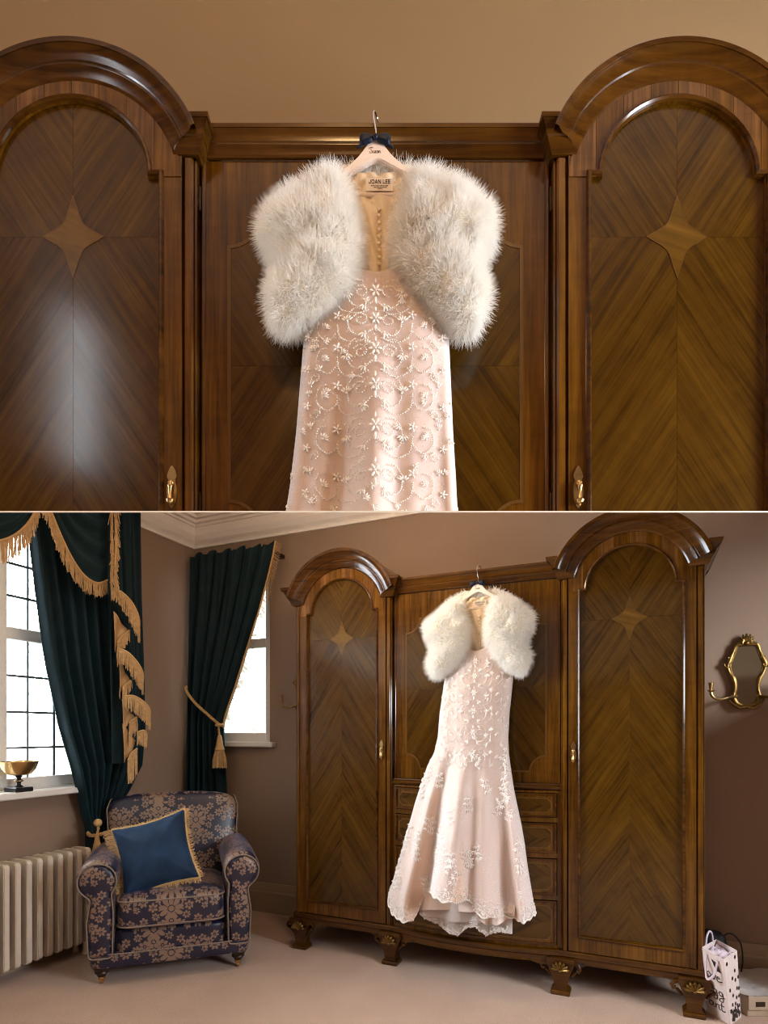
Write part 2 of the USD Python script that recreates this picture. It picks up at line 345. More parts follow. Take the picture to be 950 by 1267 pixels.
def damask(name):
    """palmettes, rosettes and leafy scrolls mirrored about the axis of a half-drop repeat"""
    g = G(); uv = g.node('uvmap', 'UV', attribute='st')
    W, H = .202, .262
    wob = g.node('noise_texture', 'color', vector=uv, scale=60, detail=2)
    uvw = g.node('vector_math', 'vector', math_type='multiply_add', vector1=wob, vector2=(.007, .007, 0), vector3=uv)
    sx = g.node('separate_xyz', 'x', vector=uvw); sy = sx.replace('.x', '.y')
    u = g.m('divide', sx, W); col = g.m('floor', g.m('add', u, .5)); ax = g.m('absolute', g.m('subtract', u, col))
    v = g.m('add', g.m('divide', sy, H), g.m('multiply', g.m('floored_modulo', col, 2.0), .5)); y = g.m('subtract', g.m('fraction', v), .5)
    X, Y = g.m('multiply', ax, W), g.m('multiply', y, H)
    def polar(cx, cy):
        dx, dy = g.m('subtract', X, cx), g.m('subtract', Y, cy)
        return g.m('sqrt', g.m('add', g.m('multiply', dx, dx), g.m('multiply', dy, dy))), g.m('arctan2', dx, dy)
    def leafy(cx, cy, r0, amp, n, inner, ph=0.0, vein=.22):
        r, th = polar(cx, cy)
        lobe = g.m('absolute', g.m('cosine', g.m('multiply_add', th, n, ph)))
        out = g.m('less_than', r, g.m('multiply_add', lobe, amp, r0))
        cut = g.m('greater_than', g.m('absolute', g.m('subtract', r, inner)), .0022)
        vn = g.m('maximum', g.m('greater_than', lobe, vein), g.m('less_than', r, inner))
        return g.m('multiply', out, g.m('multiply', cut, vn))
    def ring(cx, cy, r0, w, th0, th1):
        r, th = polar(cx, cy)
        k = g.m('less_than', g.m('absolute', g.m('subtract', r, r0)), w)
        return g.m('multiply', k, g.m('multiply', g.m('greater_than', th, th0), g.m('less_than', th, th1)))
    parts = [leafy(0, .022, .034, .024, 4.5, .015), leafy(0, -.036, .021, .014, 3.5, .009),
             leafy(.040, -.056, .016, .013, 3.0, .0065, .4), leafy(.054, .070, .011, .011, 3.5, .005, .9), leafy(.070, -.012, .010, .010, 3.5, .0045, .2),
             leafy(.022, .090, .010, .010, 2.5, .004, .5), leafy(0, -.092, .014, .013, 3.5, .006), leafy(.082, .032, .012, .011, 3.0, .005, .1), leafy(.076, -.072, .012, .012, 3.5, .005, .8), leafy(.080, .098, .011, .010, 3.0, .0045, .3), leafy(.048, -.106, .009, .008, 3.0, .0035, .6),
             ring(.040, -.010, .030, .0035, -3.0, .6), ring(.030, .060, .026, .003, -.4, 3.0), ring(.060, -.085, .024, .003, -2.6, .8)]
    pat = parts[0]
    for q in parts[1:]: pat = g.m('maximum', pat, q)
    ground = g.ramp(g.noise(uv, 900, 1), [(.3, (.005, .005, .016)), (.7, (.011, .011, .032))])
    fig = g.ramp(g.noise(uv, 600, 1), [(.3, (.13, .078, .05)), (.7, (.28, .175, .12))])
    c = g.mix(pat, ground, fig)
    nb = g.node('bump', 'normal', height=pat, strength=.25, distance=.0015)
    M[name] = g.make(name, g.node('principled_bsdf', 'BSDF', base_color=c, roughness=.38, normal=nb, sheen_weight=.2, sheen_roughness=.35, sheen_tint=(.5, .55, 1.0), specular_ior_level=.5))
damask('damask')
# ================================================================== the room
XL, XR, YB, YF, ZC = -2.878, 2.40, 3.227, -2.4, 2.655       # left wall, right wall, back wall, wall behind the camera, alcove ceiling
ZT = 4.5
def wall_with_holes(axis, at, thick, u0, u1, z0, z1, holes):
    p = sbox(u0, z0, u1, z1)
    for h in holes: p = p.difference(sbox(*h))
    m = ext(p, 0, thick)                                    # u along x, thickness along y
    v = m.vertices.copy()
    if axis == 'x': v = np.stack([at + v[:, 1]*(1 if thick > 0 else 1), v[:, 0], v[:, 2]], 1)
    else: v = np.stack([v[:, 0], at + v[:, 1], v[:, 2]], 1)
    m = tri(v, m.faces); m.fix_normals(); return m
WIN1 = (0.55, 0.90, 2.45, 2.42)                             # left wall window: y0, z0, y1, z1
WIN3 = (-.37, 0.85, -.01, 2.95)  # second left window, out of view, kept narrow to shape the door streak
WIN2 = (-2.80, 1.13, -2.235, 2.33)                          # back wall window: x0, z0, x1, z1
WIN4 = (0.95, 1.35, 1.95, 2.55)                             # right wall window, out of view, placed to let in light from the right
m = wall_with_holes('x', XL-.16, .16, YF, YB, 0, ZT, [WIN1, WIN3]); struct('wall_left', m, 'wall_paint', 'brown painted wall with the tall leaded window')
struct('wall_back', wall_with_holes('y', YB, .16, XL-.16, XR+.16, 0, ZT, [WIN2]), 'wall_paint', 'brown painted wall behind the complete wardrobe')
struct('wall_right', wall_with_holes('x', XR, .16, YF, YB, 0, ZT, [WIN4]), 'wall_paint', 'brown painted wall to the right of the wardrobe')
struct('wall_front', wall_with_holes('y', YF-.16, .16, XL-.16, XR+.16, 0, ZT, [(-1.61, 3.2, -1.33, 4.4)]), 'wall_paint', 'brown painted wall facing the wardrobe')  # the slit is out of view, cut for the streak light
struct('floor', cbox(XL-.16, XR+.16, YF-.16, YB+.16, -.1, 0, 0), 'carpet', 'beige cut pile carpet covering the whole floor')
# the ceiling over the far part of the room; nearer the camera the room is higher
YU0, YU1 = 1.865, 1.98                                      # the upper wall, at right angles to the view: distance of its front and back
far = Polygon([room(-5, YU1-.02), room(5, YU1-.02), room(5, 7), room(-5, 7)]).intersection(sbox(XL, YF, XR, YB))
struct('ceiling', ext_z(far, ZC, ZC+.12), 'ceiling_paint', 'off white plastered ceiling over the window corner')
struct('ceiling_001', cbox(XL-.16, XR+.16, YF-.16, YB+.16, ZT, ZT+.1, 0), 'ceiling_paint', 'off white ceiling over the high front part of the room')
SL = (CY - 633.2) / F                                       # slope of the boarding that closes the high part from below
def zboard(Y): return CAMZ + SL*Y
near = Polygon([room(-5, YU0), room(5, YU0), room(5, YU1), room(-5, YU1)]).intersection(sbox(XL, YF, XR, YB))
struct('wall_upper', ext_z(near, zboard(YU1)+.004, ZT), 'lamplit_wall_paint', 'painted wall above the close wardrobe doors, warm lamplight mixed into its ochre colour')
# white edged boarding under the upper wardrobe
b0, b1, hw = 1.06, YU1+.01, 2.0
lo, hi = (CY-634.2)/F, (CY-632.0)/F
B = []
for X in (-hw, hw):
    for Y, s in ((b0, lo), (b0, hi), (b1, hi-.0004), (b1, lo+.0006)):
        B.append((*room(X, Y), CAMZ + s*Y))
struct('trim_1', trimesh.convex.convex_hull(np.array(B)), 'edge_paint', 'thin white board edge between the two wardrobe views')

# cornice and skirting
def run(prof, pts, z):                                      # prof (out from the wall, up): swept along wall line with mitres
    p = np.asarray(pts, float); N = len(p); d = np.diff(p, axis=0); d /= np.linalg.norm(d, axis=1, keepdims=True)
    d0, d1 = np.vstack([d[:1], d]), np.vstack([d, d[-1:]])
    n0, n1 = np.stack([d0[:, 1], -d0[:, 0]], 1), np.stack([d1[:, 1], -d1[:, 0]], 1)
    mm = n0+n1; mm /= (mm*n0).sum(1, keepdims=True)
    V = np.zeros((N, len(prof), 3))
    for k, (o, h) in enumerate(prof): V[:, k, :2] = p + mm*o; V[:, k, 2] = z + h
    K = len(prof); f = np.vstack([quads(N, K, True), [(0, j+1, j) for j in range(1, K-1)], [((N-1)*K, (N-1)*K+j, (N-1)*K+j+1) for j in range(1, K-1)]])
    t = tri(V.reshape(-1, 3), f); t.fix_normals(); return t
def cut_cam(m, d):                                          # keep what lies farther ahead than d
    return trimesh.intersections.slice_mesh_plane(m, (-SA, CA, 0), np.array([*room(0, d), 0]), cap=False)
cor = [(0, -.165), (.018, -.165), (.022, -.150), (.03, -.14), (.05, -.125), (.075, -.095), (.088, -.062), (.092, -.05), (.105, -.05), (.108, -.035), (.135, -.035), (.14, -.018), (.17, -.018), (.175, 0), (0, 0)]
cw = run(cor, [(XL, -1.5), (XL, YB), (XR, YB)], ZC); cw = cut_cam(cw, YU1+.01)
struct('trim_2', cw, 'cornice_paint', 'white moulded plaster cornice around the ceiling', 25)
flat = run([(.25, -.012), (.27, -.012), (.275, 0), (.25, 0)], [(XL, -1.5), (XL, YB), (XR, YB)], ZC)
struct('trim_3', cut_cam(flat, YU1+.01), 'cornice_paint', 'thin raised plaster bead on the ceiling inside the cornice', 25)
sk = [(0, 0), (.028, 0), (.028, .13), (.022, .142), (.022, .152), (.012, .178), (.008, .19), (0, .19)]
struct('baseboard_back', run(sk, [(XL, YB), (XR, YB)], 0), 'skirting_paint', 'brown painted moulded skirting board along the back wall', 25)
struct('baseboard_left', run(sk, [(XL, YF), (XL, YB-.03)], 0), 'skirting_paint', 'brown painted skirting board behind the radiator', 25)

# ---- windows
def window(name, label, axis, at, rect, lights, transoms, bars, depth=.06, sill=.09, mul=.05, back=1):
    """axis 'x': a wall of constant x; the frame lies at at+..; lights: inner mullion positions; bars: (list of u per light, list of z per light)"""
    u0, z0, u1, z1 = rect
    def place(m):
        v = m.vertices
        if axis == 'x': v = np.stack([at - v[:, 1], v[:, 0], v[:, 2]], 1)
        else: v = np.stack([v[:, 0], at + v[:, 1], v[:, 2]], 1)
        m = tri(v, m.faces); m.fix_normals(); return m
    o = thing(name, label, 'window'); tag(o, kind='structure')
    fr = [cbox(u0, u0+.055, .03, .03+depth, z0, z1), cbox(u1-.055, u1, .03, .03+depth, z0, z1), cbox(u0+.0545, u1-.0545, .032, .028+depth, z1-.055, z1-.0005), cbox(u0+.0545, u1-.0545, .032, .028+depth, z0+.0005, z0+.06)]
    part(o, 'window_frame', place(cat_m(fr)), 'white_paint')
    for u in lights: part(o, 'mullion', place(cbox(u-mul/2, u+mul/2, .025, .035+depth, z0+.059, z1-.054)), 'white_paint')
    for z in transoms: part(o, 'transom', place(cbox(u0+.054, u1-.054, .027, .027+depth, z-.03, z+.03)), 'white_paint')
    us = [u0+.055] + list(lights) + [u1-.055]; zs = [z0+.06] + list(transoms) + [z1-.055]
    for i in range(len(us)-1):
        for j in range(len(zs)-1):
            a, b, c, d = us[i], us[i+1], zs[j], zs[j+1]
            part(o, 'pane', place(cbox(a, b, .052, .055, c, d, 0)), 'pane_glass')
            if bars:
                for u in bars[0]:
                    if a+.05 < u < b-.05: part(o, 'lead_bar', place(cbox(u-.005, u+.005, .046, .060, c, d, .002)), 'lead')
                for z in bars[1]:
                    if c+.05 < z < d-.05: part(o, 'lead_bar', place(cbox(a, b, .045, .061, z-.005, z+.005, .002)), 'lead')
    part(o, 'sill', place(cat_m([cbox(u0-.05, u1+.05, -sill, .0, z0-.035, z0, .006), cbox(u0, u1, 0, .09, z0-.035, z0+.004, .003)])), 'white_paint')
    return o, place
w1, place1 = window('window_1', 'tall white framed leaded window beside the blue drapes', 'x', XL, WIN1, [1.23, 1.885], [1.70], ([1.05, 1.20, .9, .75, 1.4, 1.55, 1.7, 2.035, 2.185, 2.335], [1.115, 1.30, 1.486, 1.894, 2.06, 2.23]), sill=.10)
stay = tube([(2.15, .02, 1.735), (2.17, -.01, 1.74), (2.24, -.012, 1.735), (2.30, -.012, 1.74)], .006, 8)
part(w1, 'stay_handle', place1(stay), 'white_paint')
window('window_2', 'narrow white framed window behind the tied curtain in the corner', 'y', YB, WIN2, [], [1.80], None, sill=.05)
window('window_3', 'unseen narrow window farther along the left wall, placed to streak the left door', 'x', XL, WIN3, [], [2.2], None, sill=.05)
o4 = thing('window_4', 'unseen window in the right wall, placed to light the room from the right', 'window'); tag(o4, kind='structure')
u0, z0, u1, z1 = WIN4
part(o4, 'window_frame', [cbox(XR+.08, XR+.14, a, b, c, d) for a, b, c, d in ((u0, u0+.05, z0, z1), (u1-.05, u1, z0, z1), (u0, u1, z0, z0+.05), (u0, u1, z1-.05, z1), (1.43, 1.47, z0, z1))], 'white_paint')

struct('unseen_box_4', [cbox(.78, 2.38, 2.72, YB-.001, 0, 1.40, .006), cbox(.74, 2.39, 2.69, YB-.001, 1.40, 1.43, .006)], 'skirting_paint', 'unseen box along the wall beyond the right edge, placed to shade the lower wall')  # unseen box, placed to keep side light off the lower right wall
# ---- outside: lawn and bare trees
struct('ground', cbox(-30, -3.3, -14, 30, -.9, -.8, 0), 'lawn', 'pale lawn seen through the windows')
struct('ground_001', cbox(-3.3, 20, 3.6, 30, -.9, -.8, 0), 'lawn', 'pale lawn outside the corner window')
def tree(x, y, h, seed, label):
    r = np.random.default_rng(seed); segs, tw = [], []
    def grow(p, d, L, rad, lev):
        n = 5; pts = [p]
        for i in range(n):
            d = d + r.normal(0, .13, 3); d[2] += .04; d /= np.linalg.norm(d); p = p + d*L/n; pts.append(p)
        (segs if lev < 2 else tw).append(tube(pts, np.linspace(rad, rad*.6, n+1), 6 if lev < 2 else 3))
        if lev < 4:
            for k in range(3 if lev else 5):
                q = pts[r.integers(2, n+1)]; e = d + r.normal(0, .65, 3); e /= np.linalg.norm(e)
                grow(q, e, L*r.uniform(.5, .75), rad*.55, lev+1)
    grow(np.zeros(3), np.array([0, 0, 1.0]), h*.45, .13, 0)
    t = thing('bare_tree', label, 'tree', rotz(0, (x, y, -.8)), 'bare trees outside the windows')
    part(t, 'trunk', cat_m(segs), 'bark'); part(t, 'branch', cat_m(tw), 'bark')
tree(-9.5, 5.6, 7, 1, 'bare tree seen through the tall leaded window')
tree(-15.5, 12.0, 8, 2, 'bare tree glimpsed beside the left drape')
tree(-5.2, 8.5, 7, 3, 'bare tree seen through the narrow corner window')
# ================================================================== wardrobes
def clipper(dy):
    """cuts a mesh of an upper thing (local frame at distance dy ahead, base z0) along the top of the white edged boarding"""
    def f(m, z0):
        nrm = np.array([0, -SL-.0006, 1.0]); org = np.array([0, 0, CAMZ + (SL+.0006)*dy - z0])
        return trimesh.intersections.slice_mesh_plane(m, nrm/np.linalg.norm(nrm), org, cap=False)
    return f
def arch_poly(r, half, zs, zb, cx=0, n=40):
    a = np.linspace(0, PI, n)
    return Polygon([(cx-half, zb), (cx+half, zb), (cx+half, zs)] + [(cx+r*math.cos(t), zs+r*math.sin(t)) for t in a] + [(cx-half, zs)])
def star_poly(cx, cz, w, h, n=10):
    pts = []
    for sx, sz in ((1, 1), (-1, 1), (-1, -1), (1, -1)):
        a, b = (np.array([w, 0]), np.array([0, h])) if sx*sz > 0 else (np.array([0, h]), np.array([w, 0]))
        a = a*np.array([sx, sz]); b = b*np.array([sx, sz])
        for t in np.linspace(0, 1, n, endpoint=False):
            p = a*(1-t)+b*t; k = 1-.34*math.sin(PI*t)
            pts.append((cx+p[0]*k, cz+p[1]*k))
    return Polygon(pts)
PROF = np.array([(0, 0), (0, .20), (.05, .26), (.09, .30), (.26, .38), (.36, .50), (.40, .52), (.44, .52), (.47, .60), (.60, .66), (.72, .74), (.80, .86), (.84, .90), (.84, .96), (.97, 1.0), (1, .97), (1, 0)])

def shell(cx, cz, y, s):
    ms = []
    for k in range(7):
        a = (k-3)*math.radians(26); d = np.array([math.sin(a), 0, math.cos(a)])
        p = [np.array([cx, y, cz-.45*s]), np.array([cx, y-.006, cz-.45*s])+d*s*.5, np.array([cx, y-.010, cz-.45*s])+d*s*.9, np.array([cx, y-.004, cz-.45*s])+d*s*1.05]
        ms.append(tube(p, [s*.05, s*.15, s*.2, s*.09], 7))
    ms.append(ball((cx, y-.004, cz-.5*s), s*.16))
    return cat_m(ms)

def wardrobe(upper):
    P = dict(zs=1.835, zc=1.835, ro=.335, ri=.240, zt=1.995, zb=1.898, po=.062, zct=1.985, zcb=1.915, pco=.045)
    if upper: P = dict(zs=1.835, zc=1.806, ro=.322, ri=.253, zt=1.952, zb=1.886, po=.040, zct=1.968, zcb=1.908, pco=.030)
    xc, hs, hd, hp, rp = .713, .290, .258, .204, .178
    zs, zst = P['zs'], P['zs']-.136
    if upper:
        Y0 = 1.365; z0 = CAMZ + (CY-222)/F*Y0 - zs; X0 = (464-CX)/F*Y0
        w = thing('wardrobe', 'walnut wardrobe seen close up, with two arched doors flanking the fur jacket', 'wardrobe', rotz(math.degrees(YAW), (*room(X0, Y0), z0)))
        cl = clipper(Y0)
        def put(par, name, mesh, mat, **k):
            m = cat_m(mesh) if isinstance(mesh, list) else mesh
            m = cl(m, z0)
            return part(par, name, m, mat, **k) if len(m.faces) else None
    else:
        w = thing('wardrobe', 'whole walnut wardrobe on carved feet, three sections with arched ends and a bank of drawers', 'wardrobe', rotz(0, (-.7375, 2.762, 0)))
        def put(par, name, mesh, mat, **k): return part(par, name, mesh, mat, **k)
    # carcass
    D = .44
    body = [cbox(-xc-hs, -xc-hs+.02, .02, D, .15, P['zb']), cbox(xc+hs-.02, xc+hs, .02, D, .15, P['zb']), cbox(-xc+hs-.02, -xc+hs, .02, D, .15, P['zb']), cbox(xc-hs, xc-hs+.02, .02, D, .15, P['zb']),
            cbox(-xc-hs, xc+hs, D-.02, D, .15, P['zb']), cbox(-xc-hs, xc+hs, .03, D, .15, .19), cbox(-.43, .43, .06, D, P['zcb'], P['zct']-.004), cbox(-xc-hs, xc+hs, .05, .07, .18, P['zb'], 0)]
    for s in (-1, 1):
        a = np.linspace(0, PI, 40); zt = P['zt']; c = s*xc; r = P['ro']-.006
        half = math.sqrt(r*r-(zt-P['zc'])**2); th = math.asin((zt-P['zc'])/r)
        arc = [(c+r*math.cos(t), P['zc']+r*math.sin(t)) for t in np.linspace(th, PI-th, 40)]
        body.append(ext(Polygon([(c-hs, P['zb']-.04), (c+hs, P['zb']-.04), (c+hs, zt-.004), *arc, (c-hs, zt-.004)]), .03, D))
    put(w, 'carcass', body, 'walnut_upright')
    # cornices
    q = PROF
    for s in (-1, 1):
        c = s*xc; zb = P['zb']; ri = P['ri']; n0 = P['zt']-zb
        th = math.asin((zb-P['zc'])/ri)
        arc = [(c+ri*math.cos(t), P['zc']+ri*math.sin(t)) for t in np.linspace(th, PI-th, 44)]
        path = [(c+hs, zb)] + arc + [(c-hs, zb)]
        path = path[::-1]                                     # from left to right: the left normal points up
        prof = np.c_[q[:, 0]*(P['ro']-ri), q[:, 1]*P['po']]
        m = [sweep_xz(path, prof, m0=1, m1=1)]
        for e in (-1, 1):                                     # the returns along the sides
            back = D if e == s else .05
            V = []
            for y_at in (0, 1):
                for n, p in prof:
                    V.append((c+e*(hs+p), back if y_at else -p, zb+n))
            K = len(prof); f = np.vstack([quads(2, K, True), [(0, j+1, j) for j in range(1, K-1)], [(K, K+j, K+j+1) for j in range(1, K-1)]])
            r = tri(V, f); r.fix_normals(); m.append(r)
        put(w, 'cornice', m, 'walnut_moulding', smooth=28)
    prof = np.c_[q[:, 0]*(P['zct']-P['zcb']), q[:, 1]*P['pco']]
    put(w, 'cornice', moved(sweep_xz([(-.435, P['zcb']), (.435, P['zcb'])], prof), (0, .028, 0)), 'walnut_moulding', smooth=28)
    # pilasters between the sections
    for s in (-1, 1):
        for e in (-1, 1):
            x = s*xc + e*(hd+.004); x1 = s*xc + e*hs
            put(w, 'pilaster', [cbox(x, x1-e*.006, -.004, .05, .19, P['zb'], .004), cbox(x1-e*.006, x1, .004, .05, .19, P['zb'], .003)], 'walnut_upright')
    # arched doors
    for s in (-1, 1):
        c = s*xc; bot = .20
        a = np.linspace(0, PI, 40); r = P['ri']+.012
        hh = math.asin(max(0, (P['zb']-.01-P['zc']))/r) if P['zb'] > P['zc'] else 0
        outer = unary_union([sbox(c-hd, bot, c+hd, P['zb']+.0), Polygon([(c+r*math.cos(t), P['zc']+r*math.sin(t)) for t in np.linspace(0, PI, 44)])]).intersection(sbox(c-hd, bot, c+hd, 3))
        open_ = arch_poly(rp, hp, zs, .275, c)
        d = put(w, 'door', ext(outer.difference(open_), -.006, .022), 'walnut_upright')
        # crossbanding joints of the arch head: pieces laid side by side
        ring = Polygon([(c+r*.99*math.cos(t), P['zc']+r*.99*math.sin(t)) for t in np.linspace(0, PI, 44)]).difference(arch_poly(rp+.012, rp+.012, zs, zs-.02, c)).intersection(sbox(c-hd, zs, c+hd, 3))
        xs = np.linspace(c-hd, c+hd, 9)
        for k in range(8):
            pc = ring.intersection(sbox(xs[k]+.0006, 0, xs[k+1]-.0006, 3))
            if not pc.is_empty: put(d, 'crossband_piece', ext(pc, -.0078, -.005), 'walnut_upright' if k % 2 else 'walnut_upright_pale')
        # moulding round the opening
        mp = [(0, -.004), (.002, .010), (.006, .014), (.010, .012), (.013, .007), (.013, -.004)]
        ring_pts = list(open_.exterior.coords)[:-1]
        if Polygon(ring_pts).exterior.is_ccw: ring_pts = ring_pts[::-1]
        put(d, 'panel_moulding', moved(sweep_xz(ring_pts, np.array(mp), closed=True), (0, -.002, 0)), 'walnut_moulding', smooth=30)
        # quarter matched veneers around the star inlay
        star = star_poly(c, zst, .072, .098)
        put(d, 'star_inlay', ext(star.buffer(-.0015), -.0012, .012), 'burr_inlay', label='pale burr star inlay')
        put(d, 'star_string', ext(star.buffer(.0004).difference(star.buffer(-.0016)), -.0015, .012), 'string_inlay')
        x0, x1, b0_, t0 = c-hp, c+hp, .275, zs+rp+.01
        for (qa, qb, qc, qd, mat) in ((x0, c, zst, t0, 'veneer_rising'), (c, x1, zst, t0, 'veneer_falling'), (x0, c, b0_, zst, 'veneer_falling'), (c, x1, b0_, zst, 'veneer_rising')):
            pc = open_.intersection(sbox(qa+.0003, qc+.0003, qb-.0003, qd-.0003)).difference(star)
            put(d, 'veneer_panel', ext(pc, 0, .012), mat)
        # escutcheon with drop pull, on the stile towards the middle
        ex, ez = c - s*(hd-.022), 1.10
        plate = smooth_poly([(ex-.012, ez), (ex-.008, ez+.02), (ex-.011, ez+.032), (ex, ez+.055), (ex+.011, ez+.032), (ex+.008, ez+.02), (ex+.012, ez), (ex+.009, ez-.028), (ex, ez-.045), (ex-.009, ez-.028)])
        pt = put(d, 'pull_plate', ext(plate, -.009, -.005), 'old_brass')
        if pt:
            put(pt, 'drop_handle', [moved(lathe([(0, -.038), (.008, -.036), (.010, -.030), (.006, -.026), (.004, -.012), (.005, .0), (.007, .004), (.0045, .01), (0, .011)], 12), (ex, -.019, ez)), ball((ex, -.013, ez+.012), .008)], 'brass')
    # middle door
    yc = .028
    zb_, zt_ = .955, P['zcb']
    hw = .418
    cd = put(w, 'door', cbox(-hw, hw, yc, yc+.022, zb_, zt_, .003), 'walnut_upright')
    def indented(hx, z0_, z1_, ra, dip):
        # corner arcs centred on the outer corners
        def corner(cx, cz, a0, a1): return [(cx+ra*math.cos(t), cz+ra*math.sin(t)) for t in np.linspace(a0, a1, 12)]
        P_ = corner(hx, z1_, -PI/2, -PI) + [(.16, z1_), (.15, z1_+.012)] + [(.15*math.cos(t), z1_+.012+dip*math.sin(t)) for t in np.linspace(.1, PI-.1, 16)] + [(-.15, z1_+.012), (-.16, z1_)] + corner(-hx, z1_, 0, -PI/2) + corner(-hx, z0_, PI/2, 0) + corner(hx, z0_, PI, PI/2)
        return Polygon(P_).buffer(0)
    pan = indented(.352, zb_+.055, zt_-.135, .075, .045)
    cz = (zb_+zt_)/2-.02
    for (qa, qb, qc, qd, mat) in ((-1, 0, cz, 3, 'veneer_rising'), (0, 1, cz, 3, 'veneer_falling'), (-1, 0, 0, cz, 'veneer_falling'), (0, 1, 0, cz, 'veneer_rising')):
        put(cd, 'veneer_panel', ext(pan.buffer(-.005).intersection(sbox(qa+.0003, qc+.0003, qb-.0003, qd-.0003)), yc-.0015, yc+.004), mat)
    put(cd, 'string_inlay', ext(pan.buffer(.004).difference(pan.buffer(-.0045)), yc-.0025, yc+.004), 'string_inlay')
    for s in (-1, 1): put(cd, 'edge_bead', cbox(s*hw, s*(hw-.010), yc-.006, yc+.01, zb_, zt_, .003), 'walnut_upright')
    for s in (-1, 1):
        for hz in (zb_+.12, zt_-.10):
            put(cd, 'hinge', cbox(s*(hw+.003)-.003, s*(hw+.003)+.003, yc-.010, yc+.01, hz-.03, hz+.03, .002), 'dark_wood')
    if upper: return w
    # ---- lower part: waist moulding, bowed drawers, base, feet
    def bow(m, d=.055):
        v, f = trimesh.remesh.subdivide_to_size(m.vertices, m.faces, .07)
        v = v.copy(); k = np.clip(1-(v[:, 0]/.425)**2, 0, 1); v[:, 1] -= d*k; return tri(v, f)
    put(w, 'waist_moulding', bow(moved(sweep_xz([(-.422, .925), (.422, .925)], np.array([(0, 0), (.0, .012), (.006, .022), (.014, .026), (.02, .022), (.026, .012), (.032, .010), (.032, 0)])), (0, .03, 0)), .03), 'walnut_moulding', smooth=30)
    put(w, 'drawer_frame', bow(ext(sbox(-.425, .19, .425, .925).difference(unary_union([sbox(-.405, a, .405, b) for a, b in ((.80, .915), (.635, .778), (.44, .612), (.21, .418))])), .015, .05)), 'walnut_upright')
    for a, b in ((.80, .915), (.635, .778), (.44, .612), (.21, .418)):
        dr = put(w, 'drawer', bow(cbox(-.402, .402, .012, .05, a+.003, b-.003, .003)), 'walnut_upright')
        put(dr, 'bead', bow(ext(sbox(-.402, a+.003, .402, b-.003).difference(sbox(-.394, a+.011, .394, b-.011)), .006, .02)), 'walnut_moulding')
        zz = (a+b)/2; pn = Polygon([(-.38, a+.045), (-.36, a+.025), (.36, a+.025), (.38, a+.045), (.38, b-.045), (.36, b-.025), (-.36, b-.025), (-.38, b-.045)])
        put(dr, 'string_inlay', bow(ext(pn.buffer(.003).difference(pn.buffer(-.003)), .0085, .014)), 'string_inlay')
        for k, (qa, qb) in enumerate(((-.40, -.19), (-.19, 0), (0, .19), (.19, .40))):
            for top in (0, 1):
                pc = pn.buffer(-.0035).intersection(sbox(qa, zz if top else a, qb, b if top else zz))
                put(dr, 'veneer_panel', bow(ext(pc, .0095, .014)), ('veneer_drawer_rising', 'veneer_drawer_falling')[(k+top) % 2])
    # plinth: straight under the sides, bowed in the middle, with a shaped lower edge
    for s in (-1, 1):
        x0, x1 = s*xc-hs, s*xc+hs
        put(w, 'base_rail', [cbox(x0-.012, x1+.012, -.016, .42, .168, .196, .006), ext(Polygon([(x0, .17), (x0, .13), (x0+.09, .13), (x0+.11, .142), (x1-.11, .142), (x1-.09, .13), (x1, .13), (x1, .17)]), -.008, .02)], 'walnut_moulding')
    put(w, 'base_rail', [bow(cbox(-.425, .425, -.014, .10, .168, .196, .006)), bow(ext(Polygon([(-.425, .17), (-.425, .12), (-.33, .128), (-.28, .142), (.28, .142), (.33, .128), (.425, .12), (.425, .17)]), -.008, .03)), bow(cbox(-.30, .30, -.011, -.004, .140, .146, .002))], 'walnut_moulding')
    put(w, 'base_rail', [cbox(-xc-hs, -xc-hs+.03, 0, .42, .13, .17), cbox(xc+hs-.03, xc+hs, 0, .42, .13, .17)], 'walnut_moulding')
    def leg_mesh(h=.168):
        prof = [(.060, h), (.060, h-.03), (.050, h-.055), (.036, h-.085), (.028, .05), (.029, .03), (.040, .022), (.040, 0)]
        o = [(-a, z) for a, z in prof] + [(a, z) for a, z in prof[::-1]]
        m = ext(Polygon(o), -.03, .035)
        v = m.vertices.copy(); k = np.clip(v[:, 2]/h, 0, 1); v[:, 1] = np.where(v[:, 1] < 0, v[:, 1]*(.75+.35*k), v[:, 1]); m = tri(v, m.faces)
        ears = []
        for s in (-1, 1):
            ears.append(tube([(s*.055, -.012, h-.022), (s*.075, -.012, h-.032), (s*.086, -.012, h-.046), (s*.080, -.012, h-.058), (s*.068, -.012, h-.054)], [.010, .009, .008, .008, .009], 8))
            ears.append(tube([(s*.066, -.012, h-.06), (s*.052, -.012, h-.075), (s*.045, -.012, h-.085)], [.007, .007, .005], 8))
        return m, ears, cbox(-.043, .043, -.034, .04, 0, .02, .004)
    for lx, ly in ((-xc-hs+.04, 0), (-.422, -.004), (.422, -.004), (xc+hs-.04, 0)):
        a, b, c_ = leg_mesh()
        lg = put(w, 'leg', moved(cat_m([a, c_]), (lx, ly, 0)), 'walnut_moulding')
        for e in (b[:2], b[2:]): put(lg, 'scroll_bracket', moved(cat_m(e), (lx, ly, 0)), 'walnut_moulding')
        put(lg, 'shell_carving', shell(lx, .132, ly-.036, .038), 'gilt_carving', label='gilded carved shell')
    for lx in (-xc-hs+.05, xc+hs-.05): put(w, 'leg', cbox(lx-.03, lx+.03, .36, .42, 0, .16, .005), 'walnut_moulding')
    return w
wood('walnut_upright_pale', 0.0, (.036, .013, .003), (.125, .05, .011), (.25, .108, .026), seed=9.1)
wardrobe(False)
wardrobe(True)
